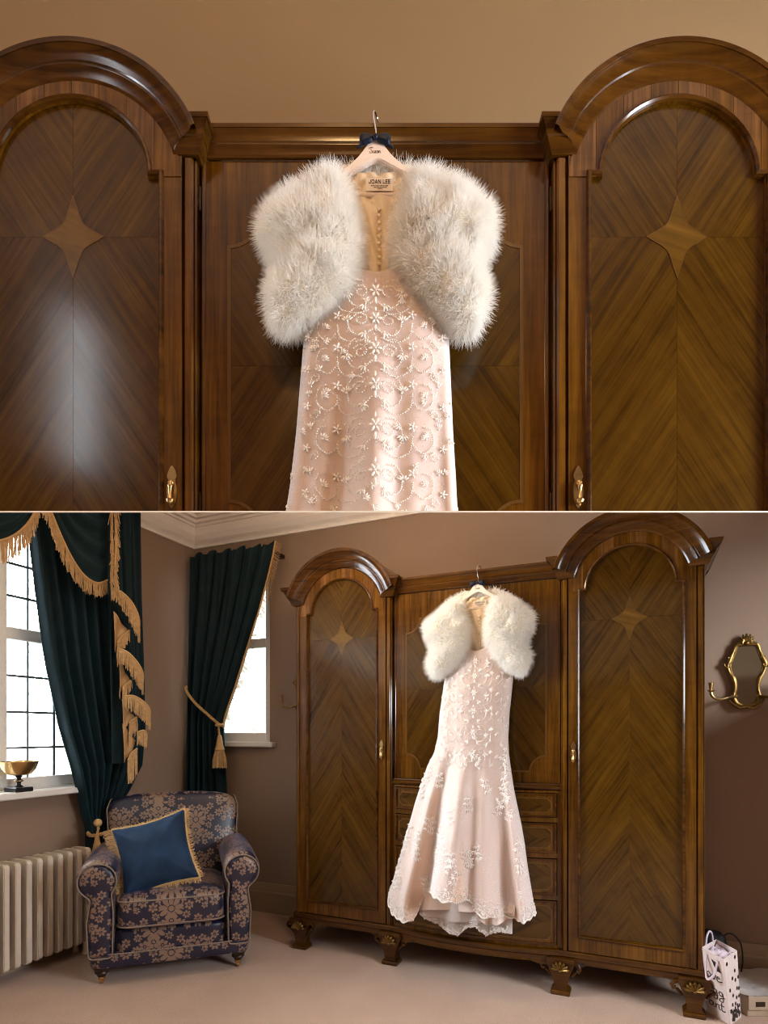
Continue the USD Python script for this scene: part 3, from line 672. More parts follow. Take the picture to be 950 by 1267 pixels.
# ================================================================== gown, fur jacket and hanger
HY = 1.345                                                   # distance of the upper hanger
HOOK = (464, 134)
def L(px, py, Y=1.32):                                       # upper photograph pixel -> metres from the hook's top
    x, z = onu(px, py, Y); x0, z0 = onu(*HOOK, HY); return (x - x0, z - z0)
def LP(pts, Y=1.32): return [L(a, b, Y) for a, b in pts]
UP = rotz(math.degrees(YAW), (*room((464-CX)/F*HY, HY), onu(*HOOK, HY)[1]))
A0, ZH = -.700, 1.998
LOW = rotz(0, (A0, 2.742, ZH))
def curves(parent, name, pts, widths, mat):
    """pts (n, k, 3): strands"""
    n, k = pts.shape[:2]; pp = ppath(parent)
    c = UsdGeom.BasisCurves.Define(stage, pp + '/' + fresh(pp, name))
    c.CreateTypeAttr('linear'); c.CreateCurveVertexCountsAttr(Vt.IntArray.FromNumpy(np.full(n, k, np.int32)))
    c.CreatePointsAttr(Vt.Vec3fArray.FromNumpy(pts.reshape(-1, 3).astype(np.float32)))
    c.CreateWidthsAttr(Vt.FloatArray.FromNumpy(np.tile(widths, n).astype(np.float32))); c.SetWidthsInterpolation('vertex')
    UsdShade.MaterialBindingAPI.Apply(c.GetPrim()).Bind(M[mat])
    return tag(c.GetPrim(), kind='stuff')
def fur(parent, mesh, n, length, width, seed, up=0.0):
    pts, fi = trimesh.sample.sample_surface(mesh, n, seed=seed)
    nrm = mesh.face_normals[fi]; r = np.random.default_rng(seed)
    keep = pts[:, 1] < np.percentile(mesh.vertices[:, 1], 97) if up == 0 else nrm[:, 1] < -.1
    pts, nrm = pts[keep], nrm[keep]; n = len(pts)
    q = pts*26
    clump = np.stack([meshkit.noise(q, seed+k) - .5 for k in (1, 2, 3)], 1)*1.5
    d = nrm + clump + r.normal(0, .38, (n, 3)); d /= np.linalg.norm(d, axis=1, keepdims=True)
    Ls = length*r.uniform(.55, 1.15, n)[:, None]
    g = np.array([0, 0, -1.0])
    P = [pts - nrm*.004]
    for k in range(3):
        d = d + g*.10 + r.normal(0, .16, (n, 3)); d /= np.linalg.norm(d, axis=1, keepdims=True)
        P.append(P[-1] + d*Ls/3)
    return curves(parent, 'fur', np.stack(P, 1), width*np.array([1, .9, .65, .2]), 'fur')

LEFT = [(375, 265), (330, 262), (280, 280), (220, 320), (150, 370), (100, 420), (72, 465), (78, 510), (100, 560), (122, 610), (122, 660), (105, 720), (100, 780), (118, 838), (150, 872), (200, 870), (260, 845), (330, 795), (385, 735), (415, 670), (430, 600), (435, 540), (425, 470), (410, 400), (395, 330)]
RIGHT = [(590, 272), (640, 265), (700, 282), (760, 312), (820, 362), (870, 410), (887, 460), (880, 520), (850, 580), (838, 640), (858, 700), (864, 760), (848, 810), (818, 865), (780, 882), (730, 862), (680, 825), (630, 775), (580, 705), (545, 638), (527, 570), (525, 490), (537, 420), (557, 350), (575, 300)]
c3 = lambda P: [(290 + x/2.714, 100 + y/2.714) for x, y in P]

def clip_up(m, upper):
    if not upper: return m
    nrm = np.array([0, -SL-.0006, 1.0]); org = np.array([0, 0, CAMZ + (SL+.0006)*HY - onu(*HOOK, HY)[1]])
    return trimesh.intersections.slice_mesh_plane(m, nrm/np.linalg.norm(nrm), org, cap=False)

def hanger(upper):
    where = 'holding the close fur jacket' if upper else 'over the full length gown'
    t = thing('coat_hanger', ('large pale wooden coat hanger with lettering and a navy bow, close up' if upper else 'small pale wooden coat hanger with a navy bow above the full length gown'), 'hanger', UP if upper else LOW)
    o = LP([(459, 174), (470, 174), (476, 181), (486, 193), (502, 206), (520, 216), (552, 232), (556, 238), (550, 241), (520, 226), (502, 215), (484, 205), (466, 197), (448, 205), (432, 214), (412, 226), (384, 241), (378, 238), (382, 232), (410, 216), (428, 207), (443, 194), (453, 181)], HY-.006)
    body = smooth_poly(o, 120)
    m = cat_m([ext(body.buffer(-.0016), -.0075, .0075), ext(body, -.006, .006)])
    part(t, 'hanger_body', m, 'pale_wood')
    part(t, 'trouser_bar', tube([(*L(436, 242, HY)[:1], 0, L(436, 242, HY)[1]), (L(493, 242, HY)[0], 0, L(493, 242, HY)[1])], .0055, 10), 'pale_wood')
    zt = L(464, 174, HY)[1]
    hook = spline([(0.002, 0, zt-.004), (.002, 0, zt+.02), (-.003, .0, zt+.05), (-.004, .004, -.008), (-.001, .012, .006), (.004, .026, .006), (.008, .034, -.004), (.009, .040, -.0085)], 40)
    part(t, 'hook', tube(hook, .0022, 8), 'chrome')
    bz = L(466, 178, HY)[1]
    ms = []
    for s in (-1, 1):
        lp = smooth_poly([(s*.004, bz+.004), (s*.014, bz+.011), (s*.032, bz+.011), (s*.036, bz), (s*.033, bz-.013), (s*.018, bz-.012), (s*.004, bz-.005)], 60)
        ms.append(('bow_loop', moved(puff(lp, .008, .005, .003), (0, -.011, 0))))
        ms.append(('bow_tail', moved(puff(smooth_poly([(s*.006, bz-.002), (s*.026, bz-.004), (s*.042, bz-.012), (s*.040, bz-.020), (s*.026, bz-.013)], 50), .003, .002, .003), (0, -.008, 0))))
    for n, m in ms: part(t, n, m, 'bow_ribbon')
    part(t, 'bow_knot', ball((0.001, -.016, bz), .0065, 2, (1, 1, 1.0)), 'bow_ribbon')
    # the name written on the wood
    S = [[(.16, .95), (.05, 1.0), (-.05, .85), (.02, .66), (.16, .45), (.17, .2), (.02, .02), (-.18, .06), (-.22, .25), (-.12, .36)], [(-.25, .75), (-.3, .95), (-.05, 1.12), (.3, 1.05)],
         [(.30, .5), (.28, .15), (.36, .02), (.46, .12), (.5, .5), (.49, .1), (.56, .05)], [(.56, .05), (.66, .5), (.70, .3), (.68, .05), (.58, .06)], [(.70, .06), (.80, .1)],
         [(1.02, .44), (.90, .48), (.82, .2), (.88, .03), (.98, .15), (1.04, .5), (1.03, .1), (1.10, .05)], [(1.12, .05), (1.16, .5), (1.16, .08), (1.22, .4), (1.32, .5), (1.36, .25), (1.36, .05), (1.46, .12)]]
    x0, z0 = L(459, 190, HY-.007); k = .0125
    part(t, 'lettering', cat_m([tube([(x0 + p[0]*k*1.25, -.0078, z0 + p[1]*k) for p in spline(s, 24)], .00042, 4) for s in S]), 'ink', kind='stuff')
    return t

def jacket(upper):
    t = thing('fur_jacket', ('short white feather jacket close up, cream lining showing its maker tag' if upper else 'short white feather jacket hanging over the top of the full length gown'), 'jacket', UP if upper else LOW)
    nh = 38000 if upper else 15000; wd = .00075 if upper else .0016
    t0, t1 = (17, -10) if upper else (2, -17)                 # the fronts stand nearer than the hanger: bring their edges back in line
    for k, pts in enumerate((LEFT, RIGHT)):
        poly = smooth_poly(LP([(x, y + t0 + (t1-t0)*(y-197)/231) for x, y in c3(pts)], 1.305), 110).buffer(-.014)
        m = moved(puff(poly, .052, .020, .009, reach=.075, bump=.022, seed=3+k), (0, -.030, 0))
        f = part(t, 'fur_front', m, 'fur_skin', smooth=True)
        fur(f, m, nh, .040, wd, 11+k)
    # the sleeve opening on the right front: a soft dimple of longer fur; the back of the jacket
    bk = smooth_poly(LP([(420, 207), (440, 206), (466, 206), (490, 206), (512, 207), (560, 235), (590, 290), (575, 360), (540, 400), (400, 400), (350, 360), (340, 290), (370, 235)], 1.37), 90)
    b = moved(puff(bk, .006, .006, .012), (0, .022, 0))
    fb = part(t, 'fur_back', b, 'fur_skin', smooth=True)
    x0, z0, x1, z1 = bk.bounds; band = bk.intersection(sbox(x0, z1-.085, x1, z1))
    fur(fb, moved(puff(band, .006, .004, .008), (0, .020, 0)), 5000 if upper else 5000, .026, wd, 31, up=1)
    # satin lining of the back with soft creases
    nu, nv = 50, 70; G_ = np.zeros((nu, nv, 3))
    for i, u in enumerate(np.linspace(-1, 1, nu)):
        top = L(467, 217 - 8*abs(u)**1.6, 1.35)[1]
        for j, v in enumerate(np.linspace(0, 1, nv)):
            x = u*(.083 - .01*v); z = top + (L(467, 262, 1.35)[1]-top)*v
            G_[i, j] = (x, .012 - .010*math.cos(u*1.4) + .0035*math.sin(9*u+14*v+3*u*v) + .002*math.sin(17*u-9*v), z)
    part(t, 'lining', sheet(G_, .003), 'cream_satin', smooth=50)
    tx, tz = L(469.5, 231, 1.345)
    pt = part(t, 'maker_tag', cbox(tx-.0315, tx+.0315, -.0058, -.0042, tz-.015, tz+.015, .0005), 'tag_cloth', label='small woven maker tag')
    w0 = meshkit.text_mesh('JOAN LEE', .0092, .0006, True); w0.apply_scale((.050/w0.extents[0], 1, 1)); w0.apply_translation((-w0.bounds[0][0]-.025, 0, 0))
    v = w0.vertices; w0 = tri(np.stack([v[:, 0]+tx, -.0059-v[:, 2], v[:, 1]+tz+.0015], 1), w0.faces); w0.fix_normals()
    part(pt, 'lettering', w0, 'ink', smooth=False)
    r = np.random.default_rng(5); bars = []
    for row, (a, b_) in enumerate(((-.020, .020), (-.013, .014), (-.004, .005))):
        x = a
        while x < b_:
            w_ = r.uniform(.0012, .0026); bars.append(cbox(tx+x, tx+x+w_, -.0062, -.0056, tz-.0042-row*.0036, tz-.0022-row*.0036, 0)); x += w_ + .0008
    part(pt, 'small_print', cat_m(bars), 'ink', smooth=False, kind='stuff')
    return t

UROWS = [(300, 408, 520), (335, 398, 532), (380, 386, 546), (420, 378, 553), (480, 374, 555), (540, 370, 557), (600, 364, 560), (633, 360, 561), (680, 352, 566)]
LROWS = [(838, 548, 627), (850, 546, 627.3), (883, 542.5, 627), (912, 541, 626), (932, 537, 627), (949.5, 529, 630), (972, 523, 634), (994, 516.5, 639), (1016, 511, 644), (1038, 505, 648), (1060, 500, 651), (1080, 494.5, 654.5), (1110, 487, 660), (1135, 485, 663)]
def gown(upper):
    t = thing('wedding_gown', ('beaded blush wedding gown bodice under the close fur jacket' if upper else 'full length blush wedding gown with flared tulle skirt hanging in front of the drawers'), 'dress', UP if upper else LOW)
    rows = []
    for y, a, b in UROWS[:8 if not upper else 9]:
        (xa, z), (xb, _) = L(a, y, 1.335), L(b, y, 1.335); rows.append((z, (xa+xb)/2, (xb-xa)/2))
    if not upper:
        rows = [r for r in rows if r[0] > -.56]
        for y, a, b in LROWS:
            (xa, z), (xb, zb) = onb(a, y, 2.69), onb(b, y, 2.69); z = (z+zb)/2 - ZH
            if z < -.60: rows.append((z, (xa+xb)/2 - A0, (xb-xa)/2))
    rows = np.array(sorted(rows)); zz, cc, ww = rows.T
    cw = lambda z: (np.interp(z, zz, cc), np.interp(z, zz, ww))
    zknee = -.86
    def flare(z): return np.clip((zknee-z)/.75, 0, 1) if not upper else np.clip((-.55-z)/1.4, 0, .25)
    def dep(z): return np.interp(z, [-1.7, -1.3, -.9, -.6, -.45, -.2], [.17, .13, .075, .065, .045, .022])
    def yb(z): return np.interp(z, [-1.7, -1.1, -.9, -.5, -.2], [-.060, -.055, -.03, 0.0, .010])
    def fold(u, z, ph=0.0):
        f = flare(z)
        return f*(.062*np.sin(8.2*u+1.1+ph) + .044*np.sin(16*u+2+.6*np.sin(3*z)+ph*2) + .012*np.sin(27*u+ph*3)) + .0025*np.sin(11*u+5*z)
    def surf(u, z, off=0.0, ph=0.0):
        c, w = cw(z); a = u*PI/2
        return np.array([c + (w+off)*np.sin(a), yb(z) - (dep(z)+off)*np.cos(a) - fold(u, z, ph)*np.cos(a), z])
    def hem(u):                                              # bottom edge of the front of the skirt
        px = np.interp(math.sin(u*PI/2), [-1, 1], [486, 662])
        y = np.interp(px, [486, 500, 510, 526, 531, 536, 560, 585, 598, 603, 615, 632, 650, 662], [1108, 1126, 1130, 1133, 1115, 1100, 1099, 1104, 1106, 1118, 1124, 1131, 1134, 1131])
        return onb(px, y, 2.66)[1] - ZH + .004*math.sin(60*u)
    top = L(466, 336, 1.33)[1]
    nu, nt = (100, 110) if not upper else (80, 70)
    def grid(off, ztop, ph=0.0, u0=-1.0, u1=1.0, lower=None):
        us = np.linspace(u0, u1, nu); V = np.zeros((nu, nt, 3))
        for i, u in enumerate(us):
            z1 = (lower(u) if lower else hem(u)) if not upper else -1.02
            z0 = ztop(u) if callable(ztop) else ztop
            for j, s in enumerate(np.linspace(0, 1, nt)): V[i, j] = surf(u, z0 + (z1-z0)*s, off, ph)
        return V
    neck = lambda u: top - .022 + .10*min(1, abs(u)*1.3)**1.5
    gm = part(t, 'gown_body', clip_up(sheet(grid(0, neck)[::-1], .002), upper), 'blush_satin', smooth=60)
    back = []
    nb = 30; V = np.zeros((nb, 40, 3))
    zlow = -1.02 if upper else hem(0) + .03
    for i, u in enumerate(np.linspace(-1, 1, nb)):
        for j, s in enumerate(np.linspace(0, 1, 40)):
            z = top + .07 + (zlow-top-.07)*s; c, w = cw(z); V[i, j] = (c+w*.985*math.sin(u*PI/2), yb(z)+.002+.012*math.cos(u*PI/2), z)
    part(t, 'gown_back', clip_up(sheet(V, .002), upper), 'blush_satin', smooth=60)
    # inside of the back bodice seen above the neckline, with its covered buttons
    V = np.zeros((30, 40, 3)); za, zb_ = L(466, 247, 1.35)[1], L(466, 372, 1.35)[1]
    for i, u in enumerate(np.linspace(-1, 1, 30)):
        for j, s in enumerate(np.linspace(0, 1, 40)):
            V[i, j] = (u*(.070+.02*s), -.004-.004*math.sin(u*5+s*9)-.003*math.sin(u*11-s*13) + .004*abs(u), za+(zb_-za)*s)
    part(t, 'bodice_lining', sheet(V, .002), 'cream_satin', smooth=60)
    for k in range(9):
        x, z = L(469, 262+k*8.5, 1.34); part(t, 'button', ball((x, -.012, z), .0052, 2, (1, .6, 1)), 'cream_satin')
    part(t, 'tulle_overlay', clip_up(sheet(grid(.005, neck, .06)[::-1], .0006), upper), 'tulle', smooth=60)
    # ---- beadwork
    r = np.random.default_rng(3)
    beads, petals, flowers = [], [], []
    ub = trimesh.creation.icosphere(0, 1.0)
    lift = lambda z: .0080
    def at(x, z, lift=.002):
        c, w = cw(z); s = (x-c)/w
        if abs(s) > .955: return None
        u = math.asin(s)*2/PI
        return surf(u, z, lift)
    def bead(x, z, rad):
        p = at(x, z, lift(z))
        if p is not None: beads.append((p, rad))
    def petal(x, z, ang, l, w_):
        p = at(x, z, lift(z)+.001)
        if p is not None: petals.append((p, ang, l, w_))
    def line(pts, rad=.0020, step=.0052):
        pts = spline(pts, 60); d = np.r_[0, np.cumsum(np.linalg.norm(np.diff(pts, axis=0), axis=1))]
        for s in np.arange(0, d[-1], step): bead(np.interp(s, d, pts[:, 0]), np.interp(s, d, pts[:, 1]), rad*r.uniform(.8, 1.2))
    def spiral(x, z, R, s, a0, turns=1.3):
        line([(x + s*R*(1-k*.75)*math.cos(a0+k*turns*2*PI), z + R*(1-k*.75)*math.sin(a0+k*turns*2*PI)) for k in np.linspace(0, 1, 14)])
    def spray(x, z, a0, n=5, l=.012):
        for k in range(n):
            a = a0 + (k-(n-1)/2)*.5; petal(x+math.cos(a)*l*.8, z+math.sin(a)*l*.8, a, l, l*.36)
        bead(x, z, .0028)
    def flower(x, z, l=.010, n=6):
        p = at(x, z, lift(z)+.001)
        if p is not None: flowers.append((p, l, n))
    zs_ = [L(466, y, 1.3)[1] for y in (362, 402, 446, 494, 548, 606)]
    for k, zc in enumerate(zs_):
        dens = 1 - k*.09
        flower(0.002, zc, .012)
        petal(.002, zc-.026, -PI/2, .018, .007); petal(.002, zc+.024, PI/2, .012, .005)
        for s in (-1, 1):
            spiral(s*.030, zc-.004, .017, s, 0.6)
            line([(s*.006, zc-.03), (s*.028, zc-.045), (s*.052, zc-.03), (s*.056, zc+.004), (s*.044, zc+.026), (s*.026, zc+.022)])
            line([(s*.014, zc-.052), (s*.040, zc-.060), (s*.072, zc-.044), (s*.080, zc-.006)])
            spray(s*.058, zc-.006, PI/2 if k % 2 else -PI/2, 5)
            spray(s*.020, zc-.036, -PI/2+s*.5, 3, .014)
            flower(s*.078, zc+.012, .009, 5)
            if k > 0:
                line([(s*.080, zc-.03), (s*.10, zc-.045), (s*.122, zc-.02), (s*.118, zc+.012), (s*.10, zc+.016)])
                spray(s*.108, zc-.012, PI/2+s*.8, 5, .011); spray(s*.135, zc+.02, PI/2, 3, .011); flower(s*.143, zc-.025, .008, 5)
                spiral(s*.128, zc-.048, .011, s, 2.0)
        for i in range(int(70*dens)): bead(r.uniform(-.15, .15), zc+r.uniform(-.05, .04), .0014)
    for i in range(60):                                       # loose sprigs down to the knee
        u, z = r.uniform(-.9, .9), r.uniform(-1.0 if upper else -.98, -.45)
        c, w = cw(z); spray(c+w*math.sin(u*PI/2), z, r.uniform(0, 6.28), 4, .010)
    if not upper:
        for i in range(46):                                  # lace sprigs on the skirt
            z = r.uniform(-1.5, -.86); u = r.uniform(-.92, .92)
            c, w = cw(z); x = c+w*math.sin(u*PI/2); a = r.uniform(-2.2, -.9)
            for q in range(3): spray(x+q*.020*math.cos(a), z+q*.026*math.sin(a), a+r.uniform(-.6, .6), 5, .019)
        for i in range(900):                                 # lace border along the hem
            u = r.uniform(-.99, .99); h = hem(u)+.004+abs(r.normal(0, .032))
            petals.append((surf(u, h, .0085), r.uniform(0, 6.28), r.uniform(.006, .012), .0045))
        for i in range(150):
            u = -0.99 + 1.98*i/149; p = surf(u, hem(u)-.002, .0085); petals.append((p, -PI/2, .012, .010))
    V, F_ = [], []
    for k, (p, rad) in enumerate(beads): V.append(ub.vertices*rad+p); F_.append(ub.faces+12*k)
    part(t, 'beadwork', clip_up(tri(np.vstack(V), np.vstack(F_)), upper), 'bead', smooth=True, kind='stuff')
    V, F_ = [], []
    def ell(p, a, l, w_):
        v = ub.vertices*np.array([l*.5, .0016, w_*.5]); c, s = math.cos(a), math.sin(a)
        return np.stack([v[:, 0]*c - v[:, 2]*s, v[:, 1], v[:, 0]*s + v[:, 2]*c], 1)+p
    for k, q in enumerate(petals): V.append(ell(*q)); F_.append(ub.faces+12*k)
    part(t, 'lace_petals', clip_up(tri(np.vstack(V), np.vstack(F_)), upper), 'petal', smooth=True, kind='stuff')
    for p, l, n in flowers:
        V = [ell(p + np.array([math.cos(a)*l*.75, 0, math.sin(a)*l*.75]), a, l*1.1, l*.55) for a in np.arange(n)*2*PI/n] + [ub.vertices*.003 + p + np.array([0, -.001, 0])]
        fm = clip_up(tri(np.vstack(V), np.vstack([ub.faces+12*k for k in range(len(V))])), upper)
        if len(fm.faces): part(t, 'bead_flower', fm, 'petal', smooth=True)
    if upper: return t
    # ---- layers under the raised hem
    def layer(name, mat, pxs, tops, ys, yoff, amp, k, thick=.0015, seed=0.0):
        n = 60; X = np.linspace(pxs[0], pxs[-1], n); Vv = np.zeros((n, 16, 3))
        for i, px in enumerate(X):
            xt, zt = onb(px, np.interp(px, pxs, tops), 2.66); xb, zb2 = onb(px, np.interp(px, pxs, ys), 2.66)
            for j, s in enumerate(np.linspace(0, 1, 16)):
                Vv[i, j] = (xt+(xb-xt)*s-A0, yoff - amp*math.sin(k*i/n*2*PI+seed)*(0.4+.6*s) - .02*s, zt+(zb2-zt)*s-ZH)
        return part(t, name, sheet(Vv, thick), mat, smooth=60)
    layer('underskirt', 'underskirt_satin', [522, 535, 570, 600, 650], [1085, 1080, 1080, 1085, 1095], [1124, 1122, 1126, 1124, 1128], -.095, .016, 2.5)
    layer('underskirt', 'underskirt_satin', [594, 604, 622, 640], [1095, 1100, 1105, 1110], [1126, 1142, 1138, 1128], -.115, .022, 2.0, seed=1.0)
    layer('train', 'lace_net', [520, 545, 567, 580, 590, 602, 620, 634], [1095]*8, [1130, 1146, 1157, 1147, 1145, 1158, 1151, 1155], -.070, .014, 3.5, seed=.5)
    layer('train', 'lace_net', [526, 560, 600, 632], [1095]*4, [1131, 1138, 1140, 1142], -.082, .014, 2.5, seed=2)
    V, F_ = [], []; k = 0
    for i in range(420):
        px = r.uniform(522, 633); y = np.interp(px, [520, 545, 567, 580, 590, 602, 620, 634], [1130, 1146, 1157, 1147, 1145, 1158, 1151, 1155]) - abs(r.normal(0, 4.5))
        x, z = onb(px, y, 2.66); i_ = (px-520)/114*1.0
        yy = -.070 - .014*math.sin(3.5*i_*2*PI+.5)*.95 - .02
        V.append(ell(np.array([x-A0, yy-.008, z-ZH]), r.uniform(0, 6.28), r.uniform(.006, .011), .0045)); F_.append(ub.faces+12*k); k += 1
    part(t, 'train_lace', tri(np.vstack(V), np.vstack(F_)), 'petal', smooth=True, kind='stuff')
    return t
for up_ in (True, False):
    hanger(up_); jacket(up_); gown(up_)
# ================================================================== drapery
def fringe(path, length, spacing=.0042, r=.0015, seed=0, d=(0, 0, -1), header=.012, jitter=.12, wav=.004):
    """a heading braid along the path and strands hanging from it: (braid mesh, strands mesh)"""
    rr = np.random.default_rng(seed); p = np.asarray(path, float)
    s = np.r_[0, np.cumsum(np.linalg.norm(np.diff(p, axis=0), axis=1))]; n = int(s[-1]/spacing)
    q = np.stack([np.interp(np.linspace(0, s[-1], n), s, p[:, k]) for k in range(3)], 1)
    ln = np.broadcast_to(np.asarray(length, float), (len(np.atleast_1d(length)),)); ln = np.interp(np.linspace(0, 1, n), np.linspace(0, 1, len(ln)), ln)
    dirs = np.asarray(d, float); dirs = np.broadcast_to(dirs, (n, 3)) if dirs.ndim == 1 else np.stack([np.interp(np.linspace(0, 1, n), np.linspace(0, 1, len(dirs)), dirs[:, k]) for k in range(3)], 1)
    ang = np.arange(4)*PI/2; V, F_ = [], []; f = np.vstack([quads(3, 4, True), [(8, 9, 10), (8, 10, 11)]])
    for k in range(n):
        l = ln[k]*(1+rr.uniform(-jitter, jitter)); e = q[k] + dirs[k]*l + rr.normal(0, wav, 3); mid = (q[k]*.5+e*.5) + rr.normal(0, wav*.4, 3)
        for c_, w in ((q[k], r), (mid, r*1.25), (e, r*.9)):
            V.append(np.stack([c_[0]+w*np.cos(ang), c_[1]+w*np.sin(ang), np.full(4, c_[2])], 1) if abs(dirs[k][2]) > .5 else np.stack([np.full(4, c_[0]), c_[1]+w*np.sin(ang), c_[2]+w*np.cos(ang)], 1))
        F_.append(f+12*k)
    return tube(p, header*.5, 8), tri(np.vstack(V), np.vstack(F_))
def pt_l(pts, a): return np.array([(a, *onl(x, y, a)) for x, y in pts])
def drape(rows, n, amp, to3, nu=150, nv=70, seed=0, thick=.004, heading=0.0, gather=None):
    """rows: (z, u_left, u_right); to3(u, out, z) -> point. n folds."""
    rows = np.array(sorted(rows)); zz = rows[:, 0]; V = np.zeros((nu, nv, 3)); r = np.random.default_rng(seed); ph = r.uniform(0, 6, 8)
    w0 = rows[-1, 2]-rows[-1, 1]
    for j, z in enumerate(np.linspace(zz[-1], zz[0], nv)):
        a, b = np.interp(z, zz, rows[:, 1]), np.interp(z, zz, rows[:, 2]); sq = min(1.6, w0/max(b-a, .02))
        for i, s in enumerate(np.linspace(0, 1, nu)):
            k = s*n*2*PI
            o = amp*(.55+.25*sq)*math.sin(k+.5*math.sin(2.2*z+ph[0])+ph[1]) + amp*.35*math.sin(2.1*k+ph[2]+1.3*z) + amp*.25*math.sin(.47*k+ph[3])
            hz = heading*max(0, math.sin(k+ph[1]))*(1 if j == 0 else 0)
            V[i, j] = to3(a+(b-a)*s, o, z+hz)
    return V
# left drape: hangs from the rail over the leaded window, drawn to the right and tied
AL = -2.745
rows = []
for y, lx, rx in ((634, 30, 172), (690, 37, 173), (750, 45, 174), (800, 52.5, 175), (830, 58, 175.5), (900, 75, 176), (950, 91, 172), (985, 105, 160), (1010, 113, 148), (1024, 117, 142)):
    (u0_, z_), (u1_, zb_) = onl(lx, y, AL), onl(rx, y, AL); rows.append(((z_+zb_)/2, u0_, u1_))
tl = rows[0]; rows.append((2.60, tl[1]-.03, tl[2])); lo_ = rows[9]
rows += [(lo_[0]-.10, lo_[1]+.0, lo_[2]+.03), (lo_[0]-.4, lo_[1]+.02, lo_[2]+.05), (.03, lo_[1]+.02, lo_[2]+.06)]
cur = thing('curtain', 'dark blue green velvet drape over the leaded window, swept aside behind the armchair', 'curtain')
V = drape(rows, 8.5, .030, lambda u, o, z: (AL+o*.9-.055*float(np.clip((1.0-z)/.25, 0, 1)), u, z), seed=1)
part(cur, 'drape', sheet(V, .005), 'velvet', smooth=60)
part(cur, 'curtain_rail', cbox(XL+.0, XL+.30, .40, 2.70, 2.605, 2.64, .004), 'dark_wood')
tie_z = lo_[0]; ym = (lo_[1]+lo_[2])/2; hwid = (lo_[2]-lo_[1])/2
def loop(cx, cy, rx, ry, z, tilt=(0, 0), n=28): return [(cx+rx*math.cos(t), cy+ry*math.sin(t), z + tilt[0]*math.cos(t)+tilt[1]*math.sin(t)) for t in np.linspace(0, 2*PI, n)]
def cord(pts, r=.007, n=10):
    """two twisted strands"""
    p = spline(pts, 90); s = np.r_[0, np.cumsum(np.linalg.norm(np.diff(p, axis=0), axis=1))]
    t = np.gradient(p, axis=0); t /= np.linalg.norm(t, axis=1, keepdims=True)+1e-9
    a = np.cross(t, [0.3, .5, .81]); a /= np.linalg.norm(a, axis=1, keepdims=True)+1e-9; b = np.cross(t, a)
    w = s/.020*2*PI/2
    return cat_m([tube(p + (a*np.cos(w+k*PI)[:, None] + b*np.sin(w+k*PI)[:, None])*r*.55, r*.72, 6) for k in (0, 1)])
def tassel(t, top, r, h, seed, n=110):
    """a tassel hanging from the point top"""
    part(t, 'tassel_head', lathe([(0, 0), (r*.25, -.002), (r*.32, -h*.08), (r*.42, -h*.18), (r*.50, -h*.30), (r*.62, -h*.40), (r*.72, -h*.44), (r*.66, -h*.48), (0, -h*.5)], 20, top), 'gold_cord')
    rr = np.random.default_rng(seed); ms = []
    for k in range(n):
        a = rr.uniform(0, 2*PI); q = rr.uniform(.55, 1)
        p0 = np.array([r*.6*q*math.cos(a), r*.6*q*math.sin(a), -h*.44]); p1 = np.array([r*q*math.cos(a), r*q*math.sin(a), -h*.75]); p2 = np.array([r*1.05*q*math.cos(a), r*1.05*q*math.sin(a), -h*rr.uniform(.96, 1.02)])
        ms.append(tube(np.array([p0, p1, p2])+np.array(top), .0021, 4))
    part(t, 'tassel_skirt', cat_m(ms), 'gold_fringe', kind='stuff')
tb = thing('curtain_tieback', 'twisted gold rope tieback with tassel holding the left drape behind the armchair', 'tieback')
part(tb, 'rope', cord(loop(AL, ym, .075, hwid+.02, tie_z, (0, .03))+[], .009), 'gold_cord')
kp = (-2.672, *onl(121, 1018, -2.672))
part(tb, 'knot', cat_m([ball(kp, .022, 2, (1, 1, 1.0)) , ] ), 'gold_cord')
part(tb, 'hanging_rope', cord([kp, (kp[0]+.003, kp[1], kp[2]-.03), (kp[0], kp[1]-.004, kp[2]-.06)], .006), 'gold_cord')
tassel(tb, (kp[0], kp[1]-.004, kp[2]-.055), .028, .14, 4)
# swags
def swag(label, top, edge, a0_, n_f, seed, flen):
    """top: (y0, y1) on the rail; edge: lower edge, points of the plane x = a0_"""
    t = thing('curtain_swag', label, 'swag', group=None)
    e = spline(edge, 80); nu, nv = len(e), 60; V = np.zeros((nu, nv, 3))
    for i in range(nu):
        s = i/(nu-1); yt = top[0]+(top[1]-top[0])*s
        for j, q in enumerate(np.linspace(0, 1, nv)):
            k = math.sin(PI*min(1, max(0, s)))**.6
            V[i, j] = (a0_ + .012 + k*(.040*q + .020*math.sin(2*PI*n_f*q**.8+.8*math.sin(3*s+seed)) * (.25+.75*math.sin(PI*q)**.5)), yt+(e[i, 1]-yt)*q**.8, 2.60+(e[i, 2]-2.60)*q)
    part(t, 'swag_cloth', sheet(V, .004), 'velvet', smooth=60)
    h, st = fringe(V[:, -1] + np.array([.006, 0, 0]), flen, seed=seed, spacing=.0036, r=.0019)
    part(t, 'fringe_heading', h, 'gold_cord'); part(t, 'fringe', st, 'gold_fringe', kind='stuff')
    return t
A1 = -2.665
e1_ = pt_l([(47, 610), (55.6, 634), (67, 665), (79, 691), (91, 709), (104, 719.5), (116, 722.5), (130, 718)], A1)
swag('dark velvet swag with deep gold fringe, whole one in front of the left drape', (e1_[0, 1]+.01, e1_[-1, 1]+.02), e1_, A1, 6, 3, [.085, .10, .105, .085, .07, .07])
e0_ = pt_l([(-75, 640), (-50, 662), (-20, 671), (0, 668), (20, 655), (36, 634), (44, 612)], A1)
swag('dark velvet swag with gold fringe cut by the left edge of the picture', (e0_[0, 1], e0_[-1, 1]-.01), e0_, A1, 6, 4, [.09, .10, .10, .08])
